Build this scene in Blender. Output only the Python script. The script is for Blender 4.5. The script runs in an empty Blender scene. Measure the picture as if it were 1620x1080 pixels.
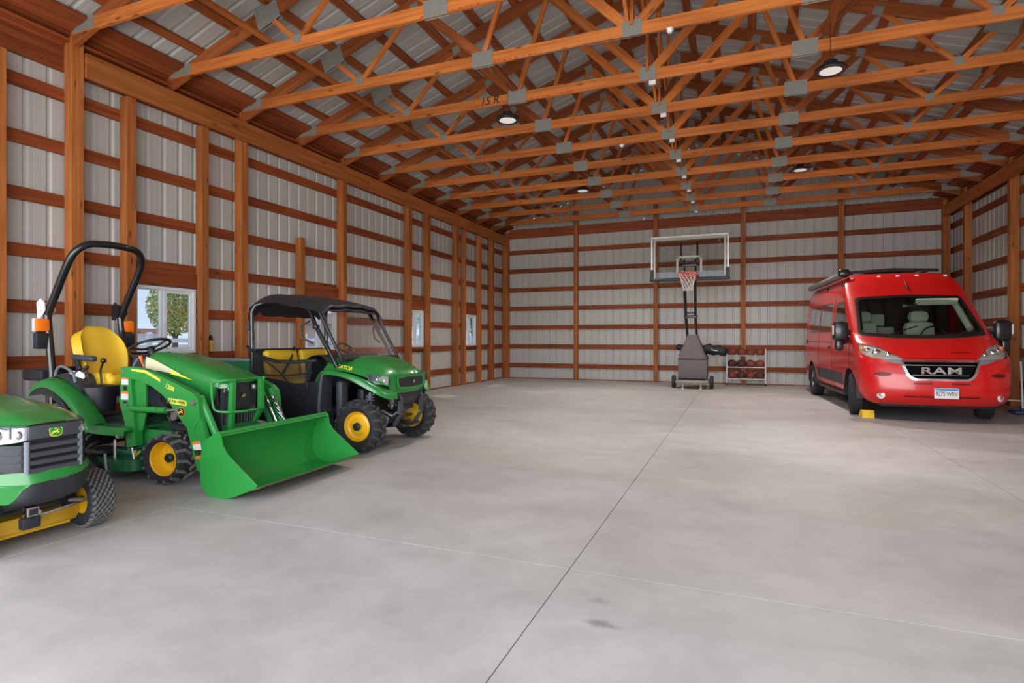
import bpy, bmesh, math, random
from math import sin, cos, pi, radians, sqrt, atan2, tan
from mathutils import Vector, Matrix, Euler

random.seed(7)
SC = bpy.context.scene
COL = SC.collection
# ------------------------------------------------------------------ layout constants (metres)
XL, XR, YB = -7.236, 4.954, 17.234      # siding planes: left, right, back
XC = (XL + XR) / 2
YF = -1.2                               # open front of the barn, behind the camera
EYE = 1.297

# ------------------------------------------------------------------ camera
cam = bpy.data.cameras.new('camera')
cam_ob = bpy.data.objects.new('camera', cam)
COL.objects.link(cam_ob)
cam.sensor_width = 36.0
cam.lens = 893.84 / 1620 * 36
cam.shift_y = (534.9 - 540) / 1620 * -1 * -1
cam.clip_start = 0.05
cam.clip_end = 500
cam_ob.location = (0, 0, EYE)
cam_ob.rotation_euler = (pi / 2, 0, 0.3819)
SC.camera = cam_ob

# ------------------------------------------------------------------ view and world
SC.view_settings.view_transform = 'Standard'
SC.view_settings.look = 'None'
SC.view_settings.gamma = 1
SC.view_settings.use_curve_mapping = False
SC.view_settings.exposure = 0.0
SC.cycles.use_denoising = True
SC.cycles.max_bounces = 10
SC.cycles.diffuse_bounces = 6
SC.cycles.glossy_bounces = 5
SC.cycles.transparent_max_bounces = 16
SC.cycles.sample_clamp_indirect = 8
SC.cycles.caustics_reflective = False
SC.cycles.caustics_refractive = False

world = bpy.data.worlds.new('world')
SC.world = world
world.use_nodes = True
wn, wl = world.node_tree.nodes, world.node_tree.links
wn.clear()
w_out = wn.new('ShaderNodeOutputWorld')
w_bg = wn.new('ShaderNodeBackground')
w_tc = wn.new('ShaderNodeTexCoord')
w_sep = wn.new('ShaderNodeSeparateXYZ')
w_ramp = wn.new('ShaderNodeValToRGB')
wl.new(w_tc.outputs['Generated'], w_sep.inputs[0])
wl.new(w_sep.outputs['Z'], w_ramp.inputs[0])
wl.new(w_ramp.outputs[0], w_bg.inputs[0])
wl.new(w_bg.outputs[0], w_out.inputs[0])
cr = w_ramp.color_ramp
cr.elements[0].position = 0.0
cr.elements[0].color = (0.68, 0.80, 0.93, 1)
cr.elements[1].position = 0.75
cr.elements[1].color = (0.50, 0.66, 0.92, 1)
e = cr.elements.new(0.2)
e.color = (0.50, 0.68, 0.93, 1)
WORLD_STRENGTH = 2.6
w_bg.inputs[1].default_value = WORLD_STRENGTH

# area light helper
def area_light(name, loc, rot, sx, sy, power=0, color=(1, 1, 1), portal=False):
    l = bpy.data.lights.new(name, 'AREA')
    l.shape = 'RECTANGLE'
    l.size, l.size_y = sx, sy
    l.energy = power
    l.color = color
    o = bpy.data.objects.new(name, l)
    o.location, o.rotation_euler = loc, rot
    COL.objects.link(o)
    if portal:
        l.cycles.is_portal = True
    return o

# daylight falling in through the open front of the barn
area_light('front_daylight', (XC, YF - 0.6, 1.75), (radians(88), 0, 0), 11.5, 2.9, 660, (1.0, 0.97, 0.925))
LAMP_W = 290
sun = bpy.data.lights.new('sun', 'SUN'); sun.energy = 3.0; sun.angle = radians(1.5); sun.color = (1.0, .95, .86)
so = bpy.data.objects.new('sun', sun); COL.objects.link(so)
so.rotation_euler = (radians(38), 0, radians(-115))

# ------------------------------------------------------------------ materials
MATS = {}
def new_mat(name):
    m = bpy.data.materials.new(name)
    m.use_nodes = True
    n, l = m.node_tree.nodes, m.node_tree.links
    b = n['Principled BSDF']
    MATS[name] = m
    return m, n, l, b

def plain(name, col, rough=0.5, metal=0.0, coat=0.0, var=0.0, vscale=8.0, bump=0.0, bscale=60.0, spec=0.5, emit=None, estr=1.0, sheen=0.0):
    """principled material, optionally with procedural colour variation and fine relief"""
    m, n, l, b = new_mat(name)
    b.inputs['Base Color'].default_value = (*col, 1)
    b.inputs['Roughness'].default_value = rough
    b.inputs['Metallic'].default_value = metal
    b.inputs['Coat Weight'].default_value = coat
    b.inputs['Coat Roughness'].default_value = 0.08
    b.inputs['Specular IOR Level'].default_value = spec
    if emit:
        b.inputs['Emission Color'].default_value = (*emit, 1)
        b.inputs['Emission Strength'].default_value = estr
    tc = n.new('ShaderNodeTexCoord')
    if var > 0:
        nz = n.new('ShaderNodeTexNoise')
        nz.inputs['Scale'].default_value = vscale
        nz.inputs['Detail'].default_value = 5
        l.new(tc.outputs['Object'], nz.inputs['Vector'])
        mx = n.new('ShaderNodeMix')
        mx.data_type = 'RGBA'
        mx.inputs[6].default_value = (*[c * (1 - var) for c in col], 1)
        mx.inputs[7].default_value = (*[min(1, c * (1 + var)) for c in col], 1)
        l.new(nz.outputs['Fac'], mx.inputs[0])
        l.new(mx.outputs[2], b.inputs['Base Color'])
    if bump > 0:
        nb = n.new('ShaderNodeTexNoise')
        nb.inputs['Scale'].default_value = bscale
        l.new(tc.outputs['Object'], nb.inputs['Vector'])
        bp = n.new('ShaderNodeBump')
        bp.inputs['Strength'].default_value = bump
        bp.inputs['Distance'].default_value = 0.01
        l.new(nb.outputs['Fac'], bp.inputs['Height'])
        l.new(bp.outputs[0], b.inputs['Normal'])
    return m

def wood(name, c_dark, c_mid, c_light, rough=0.6):
    """softwood: grain along local X, knots, a different patch of grain for every board"""
    m, n, l, b = new_mat(name)
    tc = n.new('ShaderNodeTexCoord')
    oi = n.new('ShaderNodeObjectInfo')
    mul = n.new('ShaderNodeMath'); mul.operation = 'MULTIPLY'; mul.inputs[1].default_value = 37.0
    l.new(oi.outputs['Random'], mul.inputs[0])
    add = n.new('ShaderNodeVectorMath'); add.operation = 'ADD'
    comb = n.new('ShaderNodeCombineXYZ')
    for i in range(3):
        l.new(mul.outputs[0], comb.inputs[i])
    l.new(tc.outputs['Object'], add.inputs[0]); l.new(comb.outputs[0], add.inputs[1])
    mp = n.new('ShaderNodeMapping'); mp.inputs['Scale'].default_value = (1.2, 26, 26)
    l.new(add.outputs[0], mp.inputs[0])
    gr = n.new('ShaderNodeTexNoise'); gr.inputs['Scale'].default_value = 1.0; gr.inputs['Detail'].default_value = 6
    l.new(mp.outputs[0], gr.inputs['Vector'])
    ramp = n.new('ShaderNodeValToRGB')
    r = ramp.color_ramp
    r.elements[0].position = 0.25; r.elements[0].color = (*c_dark, 1)
    r.elements[1].position = 0.75; r.elements[1].color = (*c_light, 1)
    k = r.elements.new(0.5); k.color = (*c_mid, 1)
    l.new(gr.outputs['Fac'], ramp.inputs[0])
    # big slow tone change per board and along it
    big = n.new('ShaderNodeTexNoise'); big.inputs['Scale'].default_value = 0.7
    l.new(add.outputs[0], big.inputs['Vector'])
    # knots
    mk = n.new('ShaderNodeMapping'); mk.inputs['Scale'].default_value = (2.2, 6.5, 6.5)
    l.new(add.outputs[0], mk.inputs[0])
    vo = n.new('ShaderNodeTexVoronoi'); vo.inputs['Scale'].default_value = 1.0
    l.new(mk.outputs[0], vo.inputs['Vector'])
    kr = n.new('ShaderNodeValToRGB')
    kr.color_ramp.elements[0].position = 0.06; kr.color_ramp.elements[0].color = (0.22, 0.22, 0.22, 1)
    kr.color_ramp.elements[1].position = 0.15; kr.color_ramp.elements[1].color = (1, 1, 1, 1)
    l.new(vo.outputs['Distance'], kr.inputs[0])
    m1 = n.new('ShaderNodeMix'); m1.data_type = 'RGBA'; m1.blend_type = 'MULTIPLY'; m1.inputs[0].default_value = 0.8
    l.new(ramp.outputs[0], m1.inputs[6]); l.new(kr.outputs[0], m1.inputs[7])
    mr = n.new('ShaderNodeMapRange'); mr.inputs[3].default_value = 0.72; mr.inputs[4].default_value = 1.28
    l.new(big.outputs['Fac'], mr.inputs[0])
    rnd = n.new('ShaderNodeMapRange'); rnd.inputs[3].default_value = 0.84; rnd.inputs[4].default_value = 1.16
    l.new(oi.outputs['Random'], rnd.inputs[0])
    mm = n.new('ShaderNodeMath'); mm.operation = 'MULTIPLY'
    l.new(mr.outputs[0], mm.inputs[0]); l.new(rnd.outputs[0], mm.inputs[1])
    m2 = n.new('ShaderNodeVectorMath'); m2.operation = 'SCALE'
    l.new(m1.outputs[2], m2.inputs[0]); l.new(mm.outputs[0], m2.inputs['Scale'])
    l.new(m2.outputs[0], b.inputs['Base Color'])
    b.inputs['Roughness'].default_value = rough
    b.inputs['Specular IOR Level'].default_value = 0.3
    return m

W_POST = wood('fir_posts', (0.26, 0.074, 0.017), (0.40, 0.126, 0.031), (0.50, 0.180, 0.050))
W_GIRT = wood('stained_girts', (0.15, 0.032, 0.009), (0.25, 0.058, 0.016), (0.34, 0.088, 0.025))
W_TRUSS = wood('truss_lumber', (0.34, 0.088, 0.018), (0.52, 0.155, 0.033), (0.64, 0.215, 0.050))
W_SHADED = wood('truss_lumber_shaded', (0.17, 0.042, 0.010), (0.27, 0.072, 0.018), (0.35, 0.105, 0.028))  # truss lumber darkened: the shade under the roof is put into the colour

GREEN = plain('green_paint', (0.016, 0.205, 0.034), 0.30, coat=0.4, var=0.05)
GREEN_D = plain('green_frame_paint', (0.012, 0.125, 0.042), 0.4, coat=0.2, var=0.08)
GREEN_L = plain('loader_green_paint', (0.020, 0.265, 0.042), 0.42, coat=0.2, var=0.06)
YELLOW = plain('yellow_paint', (0.86, 0.50, 0.015), 0.38, coat=0.3, var=0.04)
YSEAT = plain('yellow_vinyl', (0.82, 0.50, 0.02), 0.5, var=0.04, bump=0.15, bscale=140)
YDECK = plain('deck_yellow_paint', (0.62, 0.36, 0.02), 0.5, var=0.15)
BLACK = plain('black_plastic', (0.018, 0.02, 0.024), 0.45, var=0.15)
BLACK2 = plain('satin_black_steel', (0.012, 0.012, 0.013), 0.28, coat=0.3)
GREY_P = plain('charcoal_plastic', (0.05, 0.055, 0.065), 0.5, var=0.1)
GREY_M = plain('mid_grey_plastic', (0.16, 0.18, 0.21), 0.5)
RUBBER = plain('tyre_rubber', (0.022, 0.022, 0.025), 0.8, var=0.2, bump=0.2, bscale=90)
RUB_D = plain('dusty_rubber_lugs', (0.13, 0.125, 0.118), 0.85, var=0.35, vscale=30)
RUB_M = plain('worn_rubber_lugs', (0.05, 0.05, 0.05), 0.75, var=0.4, vscale=25)
CHROME = plain('chrome', (0.75, 0.75, 0.76), 0.15, metal=1.0)
STEEL = plain('bare_steel', (0.45, 0.45, 0.45), 0.35, metal=0.9, var=0.15)
GALV = plain('galvanised_plate', (0.27, 0.27, 0.24), 0.5, metal=0.25, var=0.25, vscale=40)
WHITE = plain('white_plastic', (0.8, 0.8, 0.79), 0.4)
WHITEP = plain('white_powder_coat', (0.72, 0.70, 0.68), 0.35)
ORANGE = plain('orange_lens', (0.9, 0.18, 0.01), 0.15, coat=0.6, emit=(1.0, 0.22, 0.01), estr=0.12)
ORANGE_D = plain('orange_decal', (0.85, 0.2, 0.03), 0.5)
RED = plain('red_van_paint', (0.60, 0.007, 0.006), 0.30, coat=0.5, var=0.02)
RED_D = plain('dark_red_plastic', (0.10, 0.004, 0.004), 0.4)
YTEXT = plain('yellow_decal', (0.9, 0.78, 0.08), 0.5)
CREAM = plain('cream_upholstery', (0.66, 0.68, 0.54), 0.7, var=0.05)
DKGREY_F = plain('grey_canvas', (0.15, 0.128, 0.130), 0.85, var=0.12, bump=0.25, bscale=25)
INK = plain('black_marker', (0.03, 0.015, 0.01), 0.8)
REDINK = plain('red_stamp_ink', (0.55, 0.02, 0.01), 0.8)
RIMRED = plain('rim_orange', (0.62, 0.06, 0.03), 0.4)
BALL = plain('basketball_leather', (0.26, 0.055, 0.03), 0.65, var=0.2, bump=0.3, bscale=300)
BALLD = plain('dark_basketball', (0.10, 0.028, 0.022), 0.65, var=0.25)
BLUE_P = plain('blue_plastic', (0.03, 0.05, 0.16), 0.5)

def glass(name, tint=(1, 1, 1), clear=0.9, rough=0.02, ior=1.45):
    m, n, l, b = new_mat(name)
    n.remove(b)
    out = n['Material Output']
    g = n.new('ShaderNodeBsdfGlossy'); g.inputs['Roughness'].default_value = rough
    t = n.new('ShaderNodeBsdfTransparent'); t.inputs['Color'].default_value = (*[c * clear for c in tint], 1)
    lw = n.new('ShaderNodeLayerWeight'); lw.inputs['Blend'].default_value = .5
    pw = n.new('ShaderNodeMath'); pw.operation = 'POWER'; pw.inputs[1].default_value = 5
    f0 = ((ior - 1) / (ior + 1)) ** 2 * 2
    f = n.new('ShaderNodeMath'); f.operation = 'MULTIPLY_ADD'; f.inputs[1].default_value = 1 - f0; f.inputs[2].default_value = f0
    l.new(lw.outputs['Facing'], pw.inputs[0]); l.new(pw.outputs[0], f.inputs[0])
    mx = n.new('ShaderNodeMixShader')
    l.new(f.outputs[0], mx.inputs[0]); l.new(t.outputs[0], mx.inputs[1]); l.new(g.outputs[0], mx.inputs[2])
    l.new(mx.outputs[0], out.inputs['Surface'])
    return m
GLASS = glass('window_glass', (0.93, 0.97, 1.0), 0.42)
VGLASS = glass('vehicle_glass', (0.85, 0.95, 0.9), 0.72)
DGLASS = glass('tinted_glass', (0.5, 0.55, 0.55), 0.18, ior=1.9)
ACRYL = glass('acrylic_sheet', (0.97, 0.99, 0.96), 0.86)
HAZY = glass('scuffed_windscreen', (0.95, 0.9, 0.86), 0.86, rough=0.25, ior=1.6)
LENS = glass('headlight_lens', (1, 1, 1), 0.85, ior=1.6)

def metal_siding(name, col, dirt=0.12):
    m, n, l, b = new_mat(name)
    tc = n.new('ShaderNodeTexCoord'); oi = n.new('ShaderNodeObjectInfo')
    mp = n.new('ShaderNodeMapping'); mp.inputs['Scale'].default_value = (1, 1, 0.7)
    l.new(tc.outputs['Object'], mp.inputs[0])
    nz = n.new('ShaderNodeTexNoise'); nz.inputs['Scale'].default_value = 1.5; nz.inputs['Detail'].default_value = 4
    l.new(mp.outputs[0], nz.inputs['Vector'])
    mx = n.new('ShaderNodeMix'); mx.data_type = 'RGBA'
    mx.inputs[6].default_value = (*[c * (1 - dirt) for c in col], 1)
    mx.inputs[7].default_value = (*[c * (1 + dirt) for c in col], 1)
    l.new(nz.outputs['Fac'], mx.inputs[0]); l.new(mx.outputs[2], b.inputs['Base Color'])
    b.inputs['Roughness'].default_value = 0.34
    b.inputs['Specular IOR Level'].default_value = 0.4
    return m
SIDING = metal_siding('off_white_steel_siding', (0.52, 0.505, 0.475), .03)
ROOFM = metal_siding('roof_steel_underside', (0.42, 0.42, 0.41), .06)

STAINS = ((-0.585, 2.535, 0.08, 0.045, 0.55), (-0.64, 2.75, 0.07, 0.042, 0.74), (-0.52, 2.52, .05, .035, .75))
def concrete():
    m, n, l, b = new_mat('troweled_concrete')
    ge = n.new('ShaderNodeNewGeometry')
    def noise(scale, detail=6, sc=(1, 1, 1), rough=0.6, dist=0.0):
        mp = n.new('ShaderNodeMapping'); mp.inputs['Scale'].default_value = sc
        l.new(ge.outputs['Position'], mp.inputs[0])
        z = n.new('ShaderNodeTexNoise'); z.inputs['Scale'].default_value = scale
        z.inputs['Detail'].default_value = detail; z.inputs['Roughness'].default_value = rough
        z.inputs['Distortion'].default_value = dist
        l.new(mp.outputs[0], z.inputs['Vector'])
        return z
    a = noise(0.55, 8, (1, 1.6, 1), 0.62, 0.6)
    c = noise(3.5, 8, (1, 1, 1), 0.7, 0.4)
    s = noise(60, 3)
    ra = n.new('ShaderNodeValToRGB')
    ra.color_ramp.elements[0].position = 0.28; ra.color_ramp.elements[0].color = (0.375, 0.352, 0.335, 1)
    ra.color_ramp.elements[1].position = 0.66; ra.color_ramp.elements[1].color = (0.50, 0.476, 0.460, 1)
    l.new(a.outputs['Fac'], ra.inputs[0])
    rc = n.new('ShaderNodeValToRGB')
    rc.color_ramp.elements[0].position = 0.3; rc.color_ramp.elements[0].color = (0.88, 0.88, 0.88, 1)
    rc.color_ramp.elements[1].position = 0.6; rc.color_ramp.elements[1].color = (1.03, 1.03, 1.03, 1)
    l.new(c.outputs['Fac'], rc.inputs[0])
    m1 = n.new('ShaderNodeMix'); m1.data_type = 'RGBA'; m1.blend_type = 'MULTIPLY'; m1.inputs[0].default_value = 1
    l.new(ra.outputs[0], m1.inputs[6]); l.new(rc.outputs[0], m1.inputs[7])
    # two oil stains with a fixed place on the slab
    col = m1.outputs[2]
    for (sx, sy, rx, ry, dark) in STAINS:
        mp = n.new('ShaderNodeMapping'); mp.vector_type = 'POINT'
        mp.inputs['Location'].default_value = (-sx / rx, -sy / ry, 0)
        mp.inputs['Scale'].default_value = (1 / rx, 1 / ry, 0)
        l.new(ge.outputs['Position'], mp.inputs[0])
        ad = n.new('ShaderNodeVectorMath'); ad.operation = 'ADD'
        sc2 = n.new('ShaderNodeVectorMath'); sc2.operation = 'SCALE'; sc2.inputs['Scale'].default_value = 1.2
        nn = noise(14, 3)
        l.new(nn.outputs['Color'], sc2.inputs[0]); l.new(mp.outputs[0], ad.inputs[0]); l.new(sc2.outputs[0], ad.inputs[1])
        ln = n.new('ShaderNodeVectorMath'); ln.operation = 'LENGTH'
        sb = n.new('ShaderNodeVectorMath'); sb.operation = 'SUBTRACT'; sb.inputs[1].default_value = (0.6, 0.6, 0.6)
        l.new(ad.outputs[0], sb.inputs[0]); 
        flat = n.new('ShaderNodeVectorMath'); flat.operation = 'MULTIPLY'; flat.inputs[1].default_value = (1, 1, 0)
        l.new(sb.outputs[0], flat.inputs[0]); l.new(flat.outputs[0], ln.inputs[0])
        rr = n.new('ShaderNodeValToRGB')
        rr.color_ramp.elements[0].position = 0.25; rr.color_ramp.elements[0].color = (dark, dark, dark, 1)
        rr.color_ramp.elements[1].position = 1.0; rr.color_ramp.elements[1].color = (1, 1, 1, 1)
        l.new(ln.outputs['Value'], rr.inputs[0])
        mm = n.new('ShaderNodeMix'); mm.data_type = 'RGBA'; mm.blend_type = 'MULTIPLY'; mm.inputs[0].default_value = 1
        l.new(col, mm.inputs[6]); l.new(rr.outputs[0], mm.inputs[7])
        col = mm.outputs[2]
    l.new(col, b.inputs['Base Color'])
    rgh = n.new('ShaderNodeMapRange'); rgh.inputs[3].default_value = 0.42; rgh.inputs[4].default_value = 0.68
    l.new(a.outputs['Fac'], rgh.inputs[0]); l.new(rgh.outputs[0], b.inputs['Roughness'])
    bp = n.new('ShaderNodeBump'); bp.inputs['Strength'].default_value = 0.08; bp.inputs['Distance'].default_value = 0.004
    l.new(s.outputs['Fac'], bp.inputs['Height']); l.new(bp.outputs[0], b.inputs['Normal'])
    return m
CONC = concrete()

# ------------------------------------------------------------------ mesh helpers
def empty(name, loc=(0, 0, 0), rz=0, label=None, cat=None, group=None, kind=None, parent=None):
    o = bpy.data.objects.new(name, None)
    o.empty_display_size = 0.2
    o.location = loc
    o.rotation_euler = (0, 0, rz)
    COL.objects.link(o)
    if parent: o.parent = parent
    tag(o, label, cat, group, kind)
    return o

def tag(o, label=None, cat=None, group=None, kind=None):
    if label: o['label'] = label
    if cat: o['category'] = cat
    if group: o['group'] = group
    if kind: o['kind'] = kind
    return o

class MB:
    """collects shapes and links them as one mesh object"""
    def __init__(s):
        s.v, s.f = [], []
        s.M = Matrix.Identity(4)
    def add(s, vs, fs):
        o = len(s.v)
        s.v += [tuple(s.M @ Vector(p)) for p in vs]
        s.f += [tuple(i + o for i in f) for f in fs]
        return s
    def box(s, c, d, rot=None):
        x, y, z = d[0] / 2, d[1] / 2, d[2] / 2
        vs = [Vector((i * x, j * y, k * z)) for i in (-1, 1) for j in (-1, 1) for k in (-1, 1)]
        if rot is not None:
            R = Euler(rot).to_matrix() if not isinstance(rot, Matrix) else rot
            vs = [R @ p for p in vs]
        c = Vector(c)
        return s.add([p + c for p in vs], [(0, 1, 3, 2), (4, 6, 7, 5), (0, 4, 5, 1), (2, 3, 7, 6), (0, 2, 6, 4), (1, 5, 7, 3)])
    def rbox(s, c, d, r=0.02, rot=None, seg=2):
        bm = bmesh.new()
        bmesh.ops.create_cube(bm, size=1)
        for v in bm.verts: v.co = Vector((v.co.x * d[0], v.co.y * d[1], v.co.z * d[2]))
        r = min(r, min(d) * 0.49)
        bmesh.ops.bevel(bm, geom=list(bm.edges), offset=r, segments=seg, profile=0.5, affect='EDGES')
        R = Matrix.Identity(3) if rot is None else (Euler(rot).to_matrix() if not isinstance(rot, Matrix) else rot)
        vs = [R @ v.co + Vector(c) for v in bm.verts]
        bm.verts.index_update()
        fs = [[v.index for v in f.verts] for f in bm.faces]
        bm.free()
        return s.add(vs, fs)
    def tube(s, pts, r, n=8, closed=False, cap=True, rr=None):
        pts = [Vector(p) for p in pts]
        m = len(pts)
        rings = []
        up = None
        for i, p in enumerate(pts):
            if closed: t = pts[(i + 1) % m] - pts[i - 1]
            else: t = pts[min(i + 1, m - 1)] - pts[max(i - 1, 0)]
            t.normalize()
            if up is None:
                up = Vector((0, 0, 1)) if abs(t.z) < 0.9 else Vector((1, 0, 0))
            a = (up - t * up.dot(t)).normalized()
            up = a
            b = t.cross(a)
            rad = rr[i] if rr else r
            rings.append([p + (a * cos(2 * pi * k / n) + b * sin(2 * pi * k / n)) * rad for k in range(n)])
        vs = [q for rg in rings for q in rg]
        fs = []
        for i in range(m if closed else m - 1):
            j = (i + 1) % m
            for k in range(n):
                l_ = (k + 1) % n
                fs.append((i * n + k, i * n + l_, j * n + l_, j * n + k))
        if cap and not closed:
            fs.append(tuple(range(n - 1, -1, -1)))
            fs.append(tuple((m - 1) * n + k for k in range(n)))
        return s.add(vs, fs)
    def cyl(s, a, b, r, n=16, r2=None):
        return s.tube([a, b], r, n, rr=[r, r if r2 is None else r2])
    def lathe(s, prof, c=(0, 0, 0), axis='Y', n=32, closed=False):
        """prof: list of (radius, offset along axis)"""
        vs, fs = [], []
        for (r, h) in prof:
            for k in range(n):
                a = 2 * pi * k / n
                u, w = r * cos(a), r * sin(a)
                p = {'X': (h, u, w), 'Y': (u, h, w), 'Z': (u, w, h)}[axis]
                vs.append((p[0] + c[0], p[1] + c[1], p[2] + c[2]))
        m = len(prof)
        for i in range(m if closed else m - 1):
            j = (i + 1) % m
            for k in range(n):
                q = (k + 1) % n
                fs.append((i * n + k, j * n + k, j * n + q, i * n + q))
        return s.add(vs, fs)
    def prism(s, poly, h0, h1, axis='Y'):
        """poly in the two other axes (XZ for Y, YZ for X, XY for Z)"""
        n = len(poly)
        vs = []
        for h in (h0, h1):
            for (a, b) in poly:
                vs.append({'Y': (a, h, b), 'X': (h, a, b), 'Z': (a, b, h)}[axis])
        fs = [tuple(range(n)), tuple(range(2 * n - 1, n - 1, -1))]
        for i in range(n):
            j = (i + 1) % n
            fs.append((i, i + n, j + n, j))
        return s.add(vs, fs)
    def sheet(s, grid, closed_u=False):
        """grid: rows of points"""
        R, C_ = len(grid), len(grid[0])
        vs = [p for row in grid for p in row]
        fs = []
        for i in range(R - 1):
            for j in range(C_ if closed_u else C_ - 1):
                k = (j + 1) % C_
                fs.append((i * C_ + j, i * C_ + k, (i + 1) * C_ + k, (i + 1) * C_ + j))
        return s.add(vs, fs)
    def ball(s, c, r, n=12, m=8, sc=(1, 1, 1)):
        prof = [(max(1e-4, r * sin(pi * i / m)), -r * cos(pi * i / m)) for i in range(m + 1)]
        vs0 = len(s.v)
        s.lathe([(p[0], p[1]) for p in prof], (0, 0, 0), 'Z', n)
        Mi = s.M.inverted()
        for i in range(vs0, len(s.v)):
            p = Mi @ Vector(s.v[i])
            s.v[i] = tuple(s.M @ Vector((p.x * sc[0] + c[0], p.y * sc[1] + c[1], p.z * sc[2] + c[2])))
        return s
    def mesh(s, name, mat, smooth=35):
        me = bpy.data.meshes.new(name)
        me.from_pydata(s.v, [], s.f)
        bm = bmesh.new(); bm.from_mesh(me)
        bmesh.ops.recalc_face_normals(bm, faces=bm.faces)
        bm.to_mesh(me); bm.free()
        if smooth:
            me.shade_smooth()
            me.set_sharp_from_angle(angle=radians(smooth))
        if mat: me.materials.append(mat)
        return me
    def build(s, name, mat, parent=None, smooth=35):
        o = bpy.data.objects.new(name, s.mesh(name, mat, smooth))
        COL.objects.link(o)
        if parent: o.parent = parent
        return o

def inst(name, me, parent=None, loc=(0, 0, 0), rot=None, scale=None):
    o = bpy.data.objects.new(name, me)
    COL.objects.link(o)
    if parent: o.parent = parent
    o.location = loc
    if rot is not None: o.rotation_euler = rot
    if scale is not None: o.scale = scale
    return o

def copy_tree(o, parent=None):
    c = o.copy(); COL.objects.link(c)
    c.parent = parent
    for ch in o.children: copy_tree(ch, c)
    return c

_beam = {}
def beam(name, mat, p0, p1, w, h, parent, roll=None):
    """a board from p0 to p1; w = thickness (horizontal), h = depth (towards 'roll' direction)"""
    p0, p1 = Vector(p0), Vector(p1)
    d = p1 - p0
    L = d.length
    key = (round(L, 3), round(w, 4), round(h, 4), mat.name)
    if key not in _beam:
        _beam[key] = MB().box((0, 0, 0), (L, w, h)).mesh(name, mat, 0)
    x = d.normalized()
    up = Vector(roll) if roll else Vector((0, 0, 1))
    if abs(x.dot(up)) > 0.99: up = Vector((0, 1, 0))
    z = (up - x * up.dot(x)).normalized()
    y = z.cross(x)
    M = Matrix((x, y, z)).transposed().to_4x4()
    M.translation = (p0 + p1) / 2
    o = bpy.data.objects.new(name, _beam[key])
    COL.objects.link(o)
    if parent: o.parent = parent
    o.matrix_local = M
    return o

def text_mesh(txt, size, mat, depth=0.002, name='lettering', bold=0.0, shear=0.0, spacing=1.0):
    cu = bpy.data.curves.new('t', 'FONT')
    cu.body = txt; cu.size = size; cu.extrude = depth / 2; cu.offset = bold; cu.shear = shear
    cu.align_x = 'CENTER'; cu.align_y = 'CENTER'; cu.space_character = spacing; cu.resolution_u = 3
    o = bpy.data.objects.new('t', cu); COL.objects.link(o)
    dg = bpy.context.evaluated_depsgraph_get()
    me = bpy.data.meshes.new_from_object(o.evaluated_get(dg))
    bpy.data.objects.remove(o); bpy.data.curves.remove(cu)
    me.name = name
    me.materials.clear(); me.materials.append(mat)
    return me

def place_on(me, name, parent, loc, xdir, nrm, scale=(1, 1, 1)):
    """put flat lettering (in its XY plane) so that its X runs along xdir and it faces nrm"""
    x = Vector(xdir).normalized(); n_ = Vector(nrm)
    n_ = (n_ - x * n_.dot(x)).normalized(); y = n_.cross(x)
    M = Matrix((x, y, n_)).transposed().to_4x4()
    M = M @ Matrix.Diagonal((*scale, 1))
    M.translation = Vector(loc)
    o = bpy.data.objects.new(name, me); COL.objects.link(o)
    if parent: o.parent = parent
    o.matrix_local = M
    return o

# smooth grid surface from a coarse control grid (Catmull-Rom both ways)
def cr1(P, n, closed=False):
    m = len(P)
    out = []
    segs = m if closed else m - 1
    for i in range(segs):
        if closed: a, b, c, d = P[(i - 1) % m], P[i], P[(i + 1) % m], P[(i + 2) % m]
        else: a, b, c, d = P[max(i - 1, 0)], P[i], P[i + 1], P[min(i + 2, m - 1)]
        for k in range(n):
            t = k / n
            out.append(0.5 * ((2 * b) + (c - a) * t + (2 * a - 5 * b + 4 * c - d) * t * t + (3 * b - a - 3 * c + d) * t ** 3))
    if not closed: out.append(P[-1].copy())
    return out
def surf(ctrl, nu, nv):
    rows = [cr1([Vector(p) for p in r], nu) for r in ctrl]
    cols = [cr1([rows[i][j] for i in range(len(rows))], nv) for j in range(len(rows[0]))]
    return [[cols[j][i] for j in range(len(cols))] for i in range(len(cols[0]))]

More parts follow.
